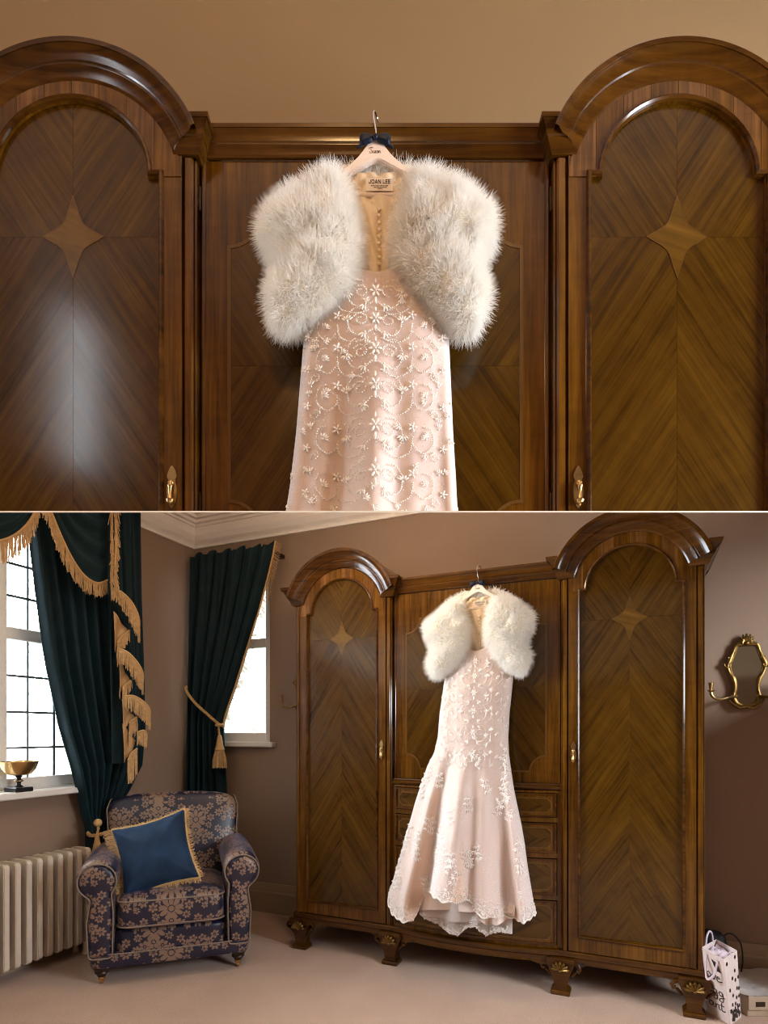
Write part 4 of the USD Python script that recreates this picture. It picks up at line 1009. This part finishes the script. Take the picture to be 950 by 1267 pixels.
# cascade beside the swag, its gold lining showing between the zigzag folds
ta = thing('curtain_tail', 'zigzag gold fringed tail with gold lining down the right side of the drape', 'drapery tail')
A2 = -2.58
T = lambda P, o=0.0: np.array([(A2+o_+o, *onl(100+x/3.62, 630+y/3.62, A2)) for x, y, o_ in P])
vel = []
zt0, zt1 = onl(141, 612, A2)[1], onl(158, 945, A2)[1]
for i, q in enumerate(np.linspace(0, 1, 40)):
    z = zt0+(zt1-zt0)*q; yl = onl(139+12*q, 800, A2)[0]; yr = onl(158+8*q, 800, A2)[0]
    vel.append([(A2-.075+.02*math.sin(s*7+q*3), yl+(yr-yl)*s, z) for s in np.linspace(0, 1, 16)])
part(ta, 'tail_cloth', sheet(np.array(vel), .004), 'velvet', smooth=60)
def tri_sheet(P, n=10):                                     # a small piece of the lining between three or four corners
    P = T(P); G_ = np.zeros((n, n, 3))
    for i, u in enumerate(np.linspace(0, 1, n)):
        for j, v_ in enumerate(np.linspace(0, 1, n)):
            G_[i, j] = (P[0]*(1-u)+P[1]*u)*(1-v_)+(P[3]*(1-u)+P[2]*u)*v_ + np.array([.006*math.sin(u*8+v_*2), 0, 0])
    return sheet(G_, .003)
for P in ([(158, 455, -.02), (222, 545, -.02), (190, 580, -.03), (168, 640, -.03)], [(182, 660, -.02), (228, 765, -.02), (200, 790, -.03), (190, 850, -.03)], [(196, 850, -.02), (250, 930, -.02), (226, 965, -.03), (205, 990, -.03)], [(198, 960, -.02), (252, 1035, -.02), (250, 1080, -.03), (210, 1135, -.03)]):
    part(ta, 'tail_lining', tri_sheet(P), 'gold_lining', smooth=50)
for k, (P, ln) in enumerate((
        ([(136, -80, 0), (136, 40, 0), (134, 160, .01), (132, 290, .01), (132, 345, .01), (140, 362, .02)], [.06]),
        ([(146, -80, .015), (148, 40, .012), (144, 160, .02), (140, 280, .02), (150, 360, .03)], [.06]),
        ([(140, 360, .02), (165, 375, .03), (200, 420, .045), (232, 490, .045), (243, 558, .025)], [.05, .11, .13, .11, .05]),
        ([(218, 542, .0), (192, 568, -.015), (170, 600, -.01)], [.06, .09, .12]),
        ([(170, 625, 0), (190, 642, .03), (222, 684, .045), (250, 735, .045), (261, 790, .025)], [.07, .10, .12, .10, .05]),
        ([(226, 768, 0), (205, 788, -.015), (194, 812, -.01)], [.05, .08, .10]),
        ([(196, 838, 0), (218, 838, .03), (252, 862, .045), (282, 900, .045), (289, 950, .025)], [.06, .10, .11, .09, .05]),
        ([(252, 930, 0), (236, 945, -.015), (224, 962, -.01)], [.08, .11, .12]),
        ([(240, 1000, .02), (262, 992, .03), (276, 1004, .03), (282, 1030, .02)], [.07, .09, .08, .05]),
        ([(252, 1072, 0), (232, 1092, -.005), (211, 1125, 0)], [.15, .16, .12]))):
    fx, fs = fringe(spline(T(P), 60), ln, seed=30+k, spacing=.0034, r=.0025, d=(0, 0, -1) if k > 1 else (.12, .10 if k else -.08, -1), jitter=.12 if k > 1 else .4, wav=.003 if k > 1 else .006)
    fh = part(ta, 'fringe_heading', fx, 'gold_cord'); part(fh, 'fringe', fs, 'gold_fringe', kind='stuff')
# curtain of the corner window
BB = 3.105
bc = thing('curtain', 'dark blue green velvet curtain with gold fringed edge at the narrow corner window', 'curtain')
rows = []
for y, lx, rx in ((683, 237, 340), (720, 237, 331), (760, 236.5, 320), (800, 236, 307), (850, 235, 291), (880, 234.5, 280), (897, 234.5, 275), (930, 234, 276), (980, 233, 278)):
    (u0_, z_), (u1_, zb_) = onb(lx, y, BB), onb(rx, y, BB); rows.append(((z_+zb_)/2, u0_, u1_))
rows[0] = (2.392, rows[0][1], rows[0][2])
rows.append((.03, rows[-1][1], rows[-1][2]+.02))
V = drape(rows, 5.6, .026, lambda u, o, z: (u, BB+o, z), seed=5, heading=.035)
part(bc, 'drape', sheet(V, .005), 'velvet', smooth=60)
edge = V[-1, ::2]; edge = edge[edge[:, 2] > 1.22] + np.array([.004, -.006, 0])
h, st = fringe(edge, [.055, .055, .05, .05, .045], seed=9, d=(.80, 0, -.6), spacing=.0044, r=.0018)
part(bc, 'fringe_heading', h, 'gold_cord'); part(bc, 'fringe', st, 'gold_fringe', kind='stuff')
part(bc, 'curtain_rail', cbox(-2.82, -2.115, BB+.035, YB, 2.335, 2.36, .003), 'dark_wood')
tb = thing('curtain_tieback', 'gold cord tieback with a fat tassel on the narrow corner curtain', 'tieback')
hk = (*onb(233, 850, BB), ); kx, kz = onb(273, 897, BB-.05)
part(tb, 'rope', cord([(hk[0]-.01, BB+.03, hk[1]+.01), (hk[0]+.02, BB-.045, hk[1]-.02), (hk[0]+.12, BB-.06, hk[1]-.12), (kx, BB-.06, kz)], .009), 'gold_cord')
part(tb, 'knot', cat_m([tube(loop(kx+.0, BB-.06, .020, .020, kz), .011, 8, False)]), 'gold_cord')
part(tb, 'hanging_rope', cord([(kx-.006, BB-.065, kz), (kx, BB-.068, kz-.04), (kx+.004, BB-.066, kz-.075)], .006), 'gold_cord')
tassel(tb, (kx+.004, BB-.066, kz-.065), .046, .215, 6, 130)
# ================================================================== armchair and cushion
ch = math.degrees(math.atan2(.674, .739)); CHM = rotz(ch, (-2.285, 2.405, 0))
ac = thing('armchair', 'low rolled arm club chair in dark blue damask with taupe pattern', 'armchair', CHM)
def uvpart(par, name, m, uv, mat='damask', **k): return part(par, name, m, mat, smooth=True, uv=uv, **k)
def squad(cx, cy, cz, dx, dy, dz, e=.35, n=(56, 28), e2=None):
    """rounded box (superellipsoid) with its centre and half sizes"""
    a = np.linspace(-PI, PI, n[0], endpoint=False); b = np.linspace(-PI/2, PI/2, n[1]); e2 = e2 or e
    sp = lambda x, p: np.sign(x)*np.abs(x)**p
    A, B = np.meshgrid(a, b, indexing='ij')
    X = sp(np.cos(B), e)*sp(np.cos(A), e2); Y = sp(np.cos(B), e)*sp(np.sin(A), e2); Z = sp(np.sin(B), e)
    V = np.stack([cx+dx*X, cy+dy*Y, cz+dz*Z], 2)
    f = quads(n[0], n[1]); N = n[0]*n[1]
    w = []
    for j in range(n[1]-1):
        a_, b_, c_, d_ = (n[0]-1)*n[1]+j, (n[0]-1)*n[1]+j+1, j+1, j
        w += [(a_, b_, c_), (a_, c_, d_)]
    m = tri(V.reshape(-1, 3), np.vstack([f, w]))
    if m.volume < 0: m.invert()
    return m
# arms
sec = unary_union([Point(0.012, .515).buffer(.090, 24), Polygon([(-.058, .12), (.052, .12), (.060, .30), (.040, .44), (-.05, .48), (-.062, .35)])]).buffer(.03).buffer(-.05).buffer(.02).simplify(.001)
pts = np.array([sec.exterior.interpolate(t, normalized=True).coords[0] for t in np.linspace(0, 1, 72, endpoint=False)])
for s in (-1, 1):
    q = pts*np.array([s, 1]) + np.array([s*.318, 0])
    ys = [-.335, -.330, -.32, -.30, -.2, -.1, 0, .1, .2, .27, .30]; sc = [.90, .95, .985, 1, 1.0, 1, 1, .99, .98, .96, .90]
    c = np.array([s*.318, .35]); V, U = [], []
    per = np.r_[0, np.cumsum(np.linalg.norm(np.diff(pts, axis=0), axis=1))]
    for y, k in zip(ys, sc):
        drop = .025*max(0, -y-.1)
        for i, p in enumerate(q):
            x, z = c + (p-c)*k; V.append((x, y, z - drop*max(0, (z-.3)/.25))); U.append((y+.3*s, per[i]))
    m = tri(V, quads(len(ys), len(q), True)); m.invert() if (s > 0) == (m.volume > 0) and m.volume < 0 else None
    am = uvpart(ac, 'arm', m, np.array(U))
    fp = Polygon(q*.93 + c*.07).buffer(-.004)
    pm = moved(puff(fp, .016, .0, .010), (0, -.333, 0)); v = pm.vertices
    v[:, 2] -= .025*.235*np.maximum(0, (v[:, 2]-.3)/.25)
    uvpart(ac, 'arm_front', pm, np.stack([v[:, 0]+s*.02, v[:, 2]+.05], 1))
    ring = np.array(fp.buffer(.004).exterior.coords); ring3 = np.stack([ring[:, 0], np.full(len(ring), -.337), ring[:, 1]-.025*.235*np.maximum(0, (ring[:, 1]-.3)/.25)], 1)
    part(am, 'piping', tube(ring3, .0036, 6, False), 'piping')
# seat frame, front rail
m = squad(0, -.005, .185, .262, .325, .075, .22); v = m.vertices
uvpart(ac, 'seat_frame', m, np.stack([v[:, 0]+.08, v[:, 2]-v[:, 1]*.5], 1))
m = squad(0, 0, .118, .372, .338, .036, .2, e2=.18); v = m.vertices
uvpart(ac, 'base_border', m, np.stack([v[:, 0]+v[:, 1]*.0, v[:, 2]+.02], 1))
part(ac, 'piping', tube([(-.36, -.336, .155), (-.2, -.340, .152), (.2, -.340, .152), (.36, -.336, .155)], .0034, 6), 'piping')
# seat cushion
m = squad(0, -.075, .335, .248, .285, .082, .30, (72, 36), .22); v = m.vertices.copy()
v[:, 2] += .018*np.clip(1-(v[:, 0]/.25)**2, 0, 1)*np.clip(1-((v[:, 1]+.075)/.29)**2, 0, 1)*(v[:, 2] > .335); m = tri(v, m.faces)
sc_ = uvpart(ac, 'seat_cushion', m, np.stack([v[:, 0], v[:, 2]-v[:, 1]*.9], 1))
for z in (.396, .277):
    ring = sbox(-.243, -.355, .243, .205).buffer(-.05).buffer(.052)
    rc = np.array(ring.exterior.coords); part(sc_, 'piping', tube(np.c_[rc, np.full(len(rc), z)], .0038, 6, False), 'piping')
# back: leaning, with a rolled top
bk = squad(0, 0, 0, .345, .095, .335, .30, (72, 40), .30); v = bk.vertices.copy()
v[:, 0] *= 1 + .07*np.clip(v[:, 2]/.33, -1, 1); v[:, 2] += .018*(1-(v[:, 0]/.35)**2)*(v[:, 2] > 0)
v[:, 1] -= .03*np.clip(1-(v[:, 0]/.35)**2, 0, 1)*np.clip(1-(v[:, 2]/.34)**2, 0, 1)*(v[:, 1] < 0)
uvb = np.stack([v[:, 0]+.0825, v[:, 2]+.10 - np.minimum(0, 0)+.4*np.where(v[:, 2] > .30, v[:, 1], 0)], 1)
T = rot(math.radians(-11), [1, 0, 0]); bkm = moved(tri(v, bk.faces), (0, .255, .495), T)
bp = uvpart(ac, 'backrest', bkm, uvb)
for s in (-1, 1):
    e = np.array([(s*.335*(1+.07*z/.33), -.088, z) for z in np.linspace(-.2, .26, 14)]); e = np.vstack([e, [(s*.34, -.05, .315), (s*.335, 0, .325)]])
    e = trimesh.transform_points(e, T) + np.array([0, .255, .495]); part(bp, 'piping', tube(e, .0036, 6), 'piping')
# feet
for sx in (-1, 1):
    for sy, y in ((-1, -.285), (1, .27)):
        x = sx*.315
        lg = part(ac, 'leg', lathe([(0, .095), (.040, .095), (.042, .085), (.036, .075), (.030, .065), (.032, .058), (.024, .050), (.018, .038), (0, .036)], 20, (x, y, 0)), 'dark_leg')
        part(lg, 'castor', cat_m([lathe([(0, .04), (.018, .04), (.0165, .026), (.010, .022), (0, .022)], 16, (x, y, 0)), moved(trimesh.creation.cylinder(.0125, .012, sections=18), (x, y+.006, .0125), rot(PI/2, [0, 1, 0])), cbox(x-.010, x-.007, y-.004, y+.010, .010, .028, .001), cbox(x+.007, x+.010, y-.004, y+.010, .010, .028, .001)]), 'brass')
# cushion leaning in the chair
def cushion():
    h = .186; c = .020
    pts = []
    for a, b in (((-h, -h), (h, -h)), ((h, -h), (h, h)), ((h, h), (-h, h)), ((-h, h), (-h, -h))):
        a, b = np.array(a), np.array(b); n_ = np.array([-(b-a)[1], (b-a)[0]])/np.linalg.norm(b-a)
        for t in np.linspace(0, 1, 14, endpoint=False): pts.append(a+(b-a)*t + n_*c*math.sin(PI*t))
    poly = Polygon(pts)
    m = puff(poly, .068, .062, .009, reach=.16, bump=.012, seed=4)
    return poly, m
poly, cm = cushion()
# stand: the square turned in its own plane, leaned back and turned towards the camera
R = rot(math.radians(-24), [1, 0, 0]) @ rot(math.radians(17.0), [0, 1, 0]).T
d0 = ray(192, 1056); dist = 2.93; cz_ = CAMZ + d0[2]*dist
MM = Gf.Matrix4d().SetRotate(Gf.Rotation(Gf.Vec3d(0, 0, 1), ch-14)) * Gf.Matrix4d().SetTranslate(Gf.Vec3d(d0[0]*dist, d0[1]*dist, cz_))
cu = thing('throw_cushion', 'navy velvet cushion with gold fringe leaning in the armchair', 'cushion', MM)
part(cu, 'cushion_body', moved(cm, (0, 0, 0), R), 'cushion_velvet', smooth=True)
ed = np.array(poly.exterior.coords); n = 14
sides = [ed[i*n:(i+1)*n+1] for i in range(4)]; outs = [(0, 0, -1), (1, 0, 0), (0, 0, 1), (-1, 0, 0)]
for sd, o, ln in zip(sides, outs, (.022, .020, .012, .045)):
    p3 = trimesh.transform_points(np.c_[sd[:, 0], np.zeros(len(sd)), sd[:, 1]], R); dd = R[:3, :3] @ np.array(o)
    h, st = fringe(p3, ln, seed=21, d=dd, spacing=.0034, r=.0017, header=.013, wav=.003)
    part(cu, 'cord_edge', h, 'gold_cord'); part(cu, 'fringe', st, 'gold_fringe', kind='stuff')

# ================================================================== radiator
rd = thing('radiator', 'cream cast iron column radiator below the leaded window', 'radiator')
f0, f1 = XL+.045, -2.70
def rad_section():
    o = sbox(f0, .065, f1, .572).buffer(-.022).buffer(.022, 8)
    ms = o
    for a, b in ((f0+.042, f1-.046),): ms = ms.difference(sbox(a, .13, b, .515).buffer(-.012).buffer(.012))
    return ms
sec2 = rad_section()
def xz_to(poly, y0, y1):
    inner = ext(poly, y0, y1); rim = ext(poly.buffer(-.004), y0-.003, y1+.003); return cat_m([inner, rim])
nsec = 15; yy0 = 2.222
for k in range(nsec):
    y = yy0 - k*.0556
    part(rd, 'section', xz_to(sec2, y-.011, y+.011), 'radiator_paint', smooth=30)
for z in (.095, .54): part(rd, 'connector', cat_m([moved(trimesh.creation.cylinder(.022, .0556*nsec, sections=20), ((f0+f1)/2, yy0-.0556*(nsec-1)/2, z), rot(PI/2, [1, 0, 0]))]), 'radiator_paint')
for y in (yy0, yy0-.0556*(nsec-1)):
    for x in (f0+.03, f1-.03): part(rd, 'foot', cat_m([lathe([(0, .07), (.016, .07), (.012, .04), (.014, .02), (.02, 0), (0, 0)], 14, (x, y, 0))]), 'radiator_paint')

# ================================================================== bowl on the sill
by, bz = onl(25, 985, -2.815); bz = .90
bw = thing('footed_bowl', 'tarnished gilt bowl on a turned stem and dark square base on the left sill', 'bowl', rotz(0, (-2.825, by, bz)))
part(bw, 'bowl', lathe([(.084, .150), (.082, .151), (.070, .118), (.050, .094), (.022, .086), (.0, .085), (0, .080), (.024, .080), (.054, .088), (.074, .113), (.087, .150), (.084, .150)], 40), 'brass')
part(bw, 'stem', lathe([(0, .082), (.012, .082), (.016, .076), (.010, .068), (.009, .062), (.019, .056), (.019, .051), (.009, .045), (.009, .034), (.020, .026), (.024, .0225), (0, .0225)], 28), 'iron')
part(bw, 'stem_ring', lathe([(.012, .058), (.0205, .0555), (.0205, .0515), (.012, .049)], 28), 'brass')
part(bw, 'base', cbox(-.045, .045, -.045, .045, 0, .0225, .003), 'iron')

# ================================================================== mirrors with candle arms
def mirror(label, cx, cz):
    t = thing('wall_mirror', label, 'mirror', rotz(0, (cx, YB-.001, cz)))
    kx = (onb(943, 850, 3.2)[0]-onb(903, 850, 3.2)[0])/40
    zc_ = lambda y: onb(923.5, y, 3.2)[1]-onb(923.5, 858, 3.2)[1]
    half = [(12.0, 797.5), (16.5, 806), (20.5, 815.5), (23.5, 823), (20.5, 832.5), (16, 840), (14.2, 851), (16, 861), (12.8, 869), (5, 872.5)]
    R_ = [(x*kx, zc_(y)) for x, y in half]
    outline = spline([(0, zc_(797.0))] + R_ + [(0, zc_(873.5))], 70)
    full = np.vstack([outline, outline[::-1]*np.array([-1, 1])])[:-1]
    gl = Polygon(full)
    gl = gl.buffer(0); part(t, 'mirror_glass', ext(gl.buffer(-.004), -.020, -.012), 'mirror_glass')
    part(t, 'backing', ext(gl.buffer(.004), -.011, -.001), 'dark_wood')
    for s in (-1, 1):
        p = np.c_[outline[:, 0]*s, np.full(len(outline), -.024), outline[:, 1]]
        part(t, 'frame_moulding', tube(p, .0085+.002*np.sin(np.linspace(0, 26, len(p))), 8), 'gilt_carving')
        part(t, 'inner_bead', tube(np.c_[outline[:, 0]*s*.86, np.full(len(outline), -.024), outline[:, 1]*.98], .0028, 6), 'gilt_carving')
        for (x, y, r_) in ((23, 822, .016), (19.5, 813, .010), (15, 861, .014)):
            c = (s*x*kx, -.027, zc_(y)); part(t, 'scroll', cat_m([tube([(c[0]+s*r_*k*math.cos(6*k), c[1], c[2]+r_*k*math.sin(6*k)) for k in np.linspace(.25, 1.1, 14)], .0048, 6)]), 'gilt_carving')
        # candle arm
        ax, az = s*14*kx, zc_(862)
        arm = spline([(ax, -.025, az), (ax+s*.03, -.05, az-.004), (ax+s*.06, -.065, az-.012), (ax+s*.09, -.07, az-.006), (ax+s*.104, -.07, az+.012), (ax+s*.106, -.07, az+.025)], 30)
        am = part(t, 'candle_arm', tube(arm, .0072, 8), 'old_brass')
        part(am, 'candle_socket', lathe([(0, 0), (.006, 0), (.016, .006), (.017, .009), (.008, .010), (.0085, .02), (.0115, .045), (.0125, .046), (.009, .046), (.008, .02), (0, .02)], 18, (ax+s*.106, -.07, az+.022)), 'brass')
    cr = []
    for k in range(9):
        a = math.radians(-72+18*k); l = .040+.012*math.cos(a*2)
        cr.append(tube([(0, -.026, zc_(797)), (math.sin(a)*l*.6, -.032, zc_(797)+math.cos(a)*l*.55), (math.sin(a)*l*1.05, -.026, zc_(797)+math.cos(a)*l*.95)], [.007, .0075, .004], 7))
        part(t, 'crest_leaf', cr[-1], 'gilt_carving')
    part(t, 'crest_boss', ball((0, -.034, zc_(796)), .012, 2), 'gilt_carving')
    bs = [tube([(s*.0, -.026, zc_(874)), (s*.03, -.030, zc_(876)), (s*.06, -.028, zc_(870)), (s*.075, -.026, zc_(864))], [.009, .008, .007, .005], 7) for s in (-1, 1)]
    for b in bs: part(t, 'lower_scroll', b, 'gilt_carving')
mx, mz = onb(923.5, 858, 3.2)
mirror('ornate gilt mirror with candle arms on the wall to the right of the whole wardrobe', mx, mz)
mirror('gilt mirror hidden behind the whole wardrobe, one brass candle arm showing', -1.945, mz)

# ================================================================== gift bag, box, black pouch at the right
c_ = lambda X, Y, z: np.array([*room(X, Y), z])
A_, B_, C_ = c_(1.340, 2.285, .30), c_(1.450, 2.375, .30), c_(1.328, 2.412, .30); D_ = B_+C_-A_
a_, b_, cc_ = c_(1.415, 2.362, 0), c_(1.497, 2.425, 0), c_(1.385, 2.475, 0); d_ = b_+cc_-a_
bag = thing('gift_bag', 'white paper gift bag with black dots and script by the right wardrobe foot', 'bag')
def panel(P0, P1, P2, P3, mat, name, thick=.0016):
    G_ = np.zeros((8, 12, 3))
    for i, u in enumerate(np.linspace(0, 1, 8)):
        for j, v_ in enumerate(np.linspace(0, 1, 12)):
            G_[i, j] = (P0*(1-u)+P1*u)*(1-v_) + (P3*(1-u)+P2*u)*v_
    return part(bag, name, sheet(G_, thick), mat, smooth=False)
fl = panel(C_, A_, a_, cc_, 'bag_paper', 'lettered_side'); fd = panel(A_, B_, b_, a_, 'bag_paper', 'dotted_side')
panel(B_, D_, d_, b_, 'bag_paper', 'bag_side'); panel(D_, C_, cc_, d_, 'bag_paper', 'bag_side')
part(bag, 'bag_bottom', sheet(np.array([[a_, b_], [cc_, d_]]) + np.array([0, 0, .002]), .002), 'bag_paper', smooth=False)
def on(P0, P1, P2, P3, u, v_, lift):
    p = (P0*(1-u)+P1*u)*(1-v_) + (P3*(1-u)+P2*u)*v_; n_ = np.cross(P1-P0, P3-P0); n_ /= np.linalg.norm(n_)
    if n_ @ (p - np.array([0, 0, CAMZ])) > 0: n_ = -n_
    return p + n_*lift
r = np.random.default_rng(2); ds = []
for (u, v_) in [(.2, .10), (.8, .07), (.72, .26), (.5, .35), (.72, .40), (.95, .38), (.25, .50), (.8, .53), (.95, .55), (.45, .60), (.72, .66), (.35, .73), (.6, .74), (.92, .66), (.55, .80), (.75, .78), (.9, .80), (.3, .86)] + [(r.uniform(.07, .93), r.uniform(.80, .965)) for _ in range(30)]:
    ds.append([on(A_, B_, b_, a_, u+.062*math.cos(t), v_+.030*math.sin(t), .0016) for t in np.linspace(0, 2*PI, 13)[:-1]])
V = np.array(ds); Fd = np.vstack([[(0, k, k+1) for k in range(1, 11)] + np.array(12*i) for i in range(len(ds))])
part(fd, 'dot_print', tri(V.reshape(-1, 3), np.vstack([Fd, Fd[:, ::-1]])), 'ink', smooth=False, kind='stuff')
words = [(.40, [[(.05, .5), (.0, .2), (.15, 0), (.28, .3), (.15, .55), (.05, .4)], [(.35, .5), (.45, .0), (.58, .55), (.50, .5)], [(.62, .3), (.80, .4), (.72, .56), (.63, .3), (.72, .02), (.95, .2)]]),
         (.62, [[(.02, .3), (.2, .4), (.1, .56), (.0, .3), (.1, .0), (.28, .1)], [(.55, .5), (.38, .5), (.34, .2), (.5, .1), (.56, .5), (.56, -.4), (.40, -.55), (.36, -.3), (.62, .0)], [(.88, .5), (.72, .5), (.68, .2), (.84, .1), (.9, .5), (.9, -.4), (.74, -.55), (.70, -.3), (1.0, .05)]]),
         (.84, [[(.28, .45), (.1, .5), (.05, .15), (.2, .02), (.28, .45), (.3, .05), (.38, .05)], [(.42, .5), (.43, .0), (.46, .35), (.58, .5), (.62, .05), (.7, .05)], [(.78, .9), (.76, .1), (.86, .0), (.95, .1)], [(.66, .55), (.92, .6)]])]
st = []
for v0, ss in words:
    for s in ss: st.append(tube([on(C_, A_, a_, cc_, .12+.78*p[0], v0-.14*p[1], .0015) for p in spline(s, 26)], .0022, 5))
part(fl, 'script_print', cat_m(st), 'ink', kind='stuff')
part(fl, 'die_cut_patch', tri([on(C_, A_, a_, cc_, u, v_, .0014) for u, v_ in ((.42, .10), (.72, .12), (.85, .24), (.62, .25))], [(0, 1, 2), (0, 2, 3), (2, 1, 0), (3, 2, 0)]), 'ink', smooth=False)
def hang(P0, P1, out, drop):
    p = np.array([P0, P0+(P1-P0)*.15+out*.5+np.array([0, 0, -drop*.7]), (P0+P1)/2+out+np.array([0, 0, -drop]), P0+(P1-P0)*.85+out*.5+np.array([0, 0, -drop*.7]), P1]); return spline(p, 40)
q1, q2 = on(C_, A_, a_, cc_, .22, .06, .003), on(C_, A_, a_, cc_, .78, .06, .003); nrm = (on(C_, A_, a_, cc_, .5, .1, 1)-on(C_, A_, a_, cc_, .5, .1, 0))
part(bag, 'ribbon_handle', tube(hang(q1, q2, nrm*.02, .085), .0045, 6), 'bag_inside')
part(bag, 'ribbon_handle', tube(hang(D_*.75+C_*.25, D_*.25+C_*.75, np.array([0, 0, .0]), -.05), .004, 6), 'bag_inside')
# tissue puffing out of the bag
ts = []
cen = (A_+B_+C_+D_)/4
G_ = np.zeros((20, 20, 3)); rr = np.random.default_rng(8)
for i, u in enumerate(np.linspace(0.06, .94, 20)):
    for j, v_ in enumerate(np.linspace(.06, .94, 20)):
        p = A_*(1-u)*(1-v_)+B_*u*(1-v_)+C_*(1-u)*v_+D_*u*v_
        G_[i, j] = p + np.array([0, 0, -.045 + .05*meshkit.fbm(np.array([[u*5, v_*5, 1.3]]), 3)[0]])
part(bag, 'tissue_filling', sheet(G_, .0015), 'bag_inside', smooth=40)
bx = thing('cardboard_box', 'low brown cardboard box on the carpet behind the gift bag', 'box', rotz(math.degrees(YAW)+2, (*room(1.50, 2.40), 0)))
part(bx, 'box_body', cbox(.03, .40, .03, .28, 0, .085, .002), 'card'); part(bx, 'flap', cbox(.03, .40, .022, .0295, .03, .088, .001), 'card')
for q in (cbox(.06, .10, .0205, .0222, .045, .065, 0), cbox(.13, .16, .0205, .0222, .048, .062, 0)): part(bx, 'dark_print', q, 'dark_leg', smooth=False)
G_ = np.zeros((30, 26, 3))
for i, u in enumerate(np.linspace(0, 1, 30)):
    for j, v_ in enumerate(np.linspace(0, 1, 26)):
        G_[i, j] = (.02+.36*u-.06*v_, .02+.27*v_, .0895 + .026*abs(meshkit.fbm(np.array([[u*9, v_*8, 4.4]]), 4, 3)[0]-.45) - .0)
tp = part(None, 'tissue_paper', moved(sheet(G_, .0012), (0, 0, 0)), 'tissue', smooth=40)
UsdGeom.Xformable(tp).AddTransformOp().Set(rotz(math.degrees(YAW)+2, (*room(1.50, 2.40), 0)))
tag(tp, 'crumpled grey tissue paper lying on the low cardboard box', 'paper')
pc = thing('cloth_pouch', 'small black cloth pouch standing between the wardrobe and the skirting', 'pouch', rotz(0, (.335, 3.09, 0)))
m = squad(0, 0, .135, .055, .06, .135, .6, (40, 24)); v = m.vertices; nn = (meshkit.fbm(v*30, 3, 2)-.5)*.02; v = v + m.vertex_normals*nn[:, None]; v[:, 2] = np.maximum(v[:, 2], 0)
part(pc, 'pouch_body', tri(v, m.faces), 'black_cloth', smooth=True)
part(pc, 'strap', tube(spline([(.02, -.02, .24), (.06, -.03, .275), (.10, -.03, .24), (.112, -.02, .16), (.108, -.01, .10)], 30), .0035, 6), 'black_cloth')
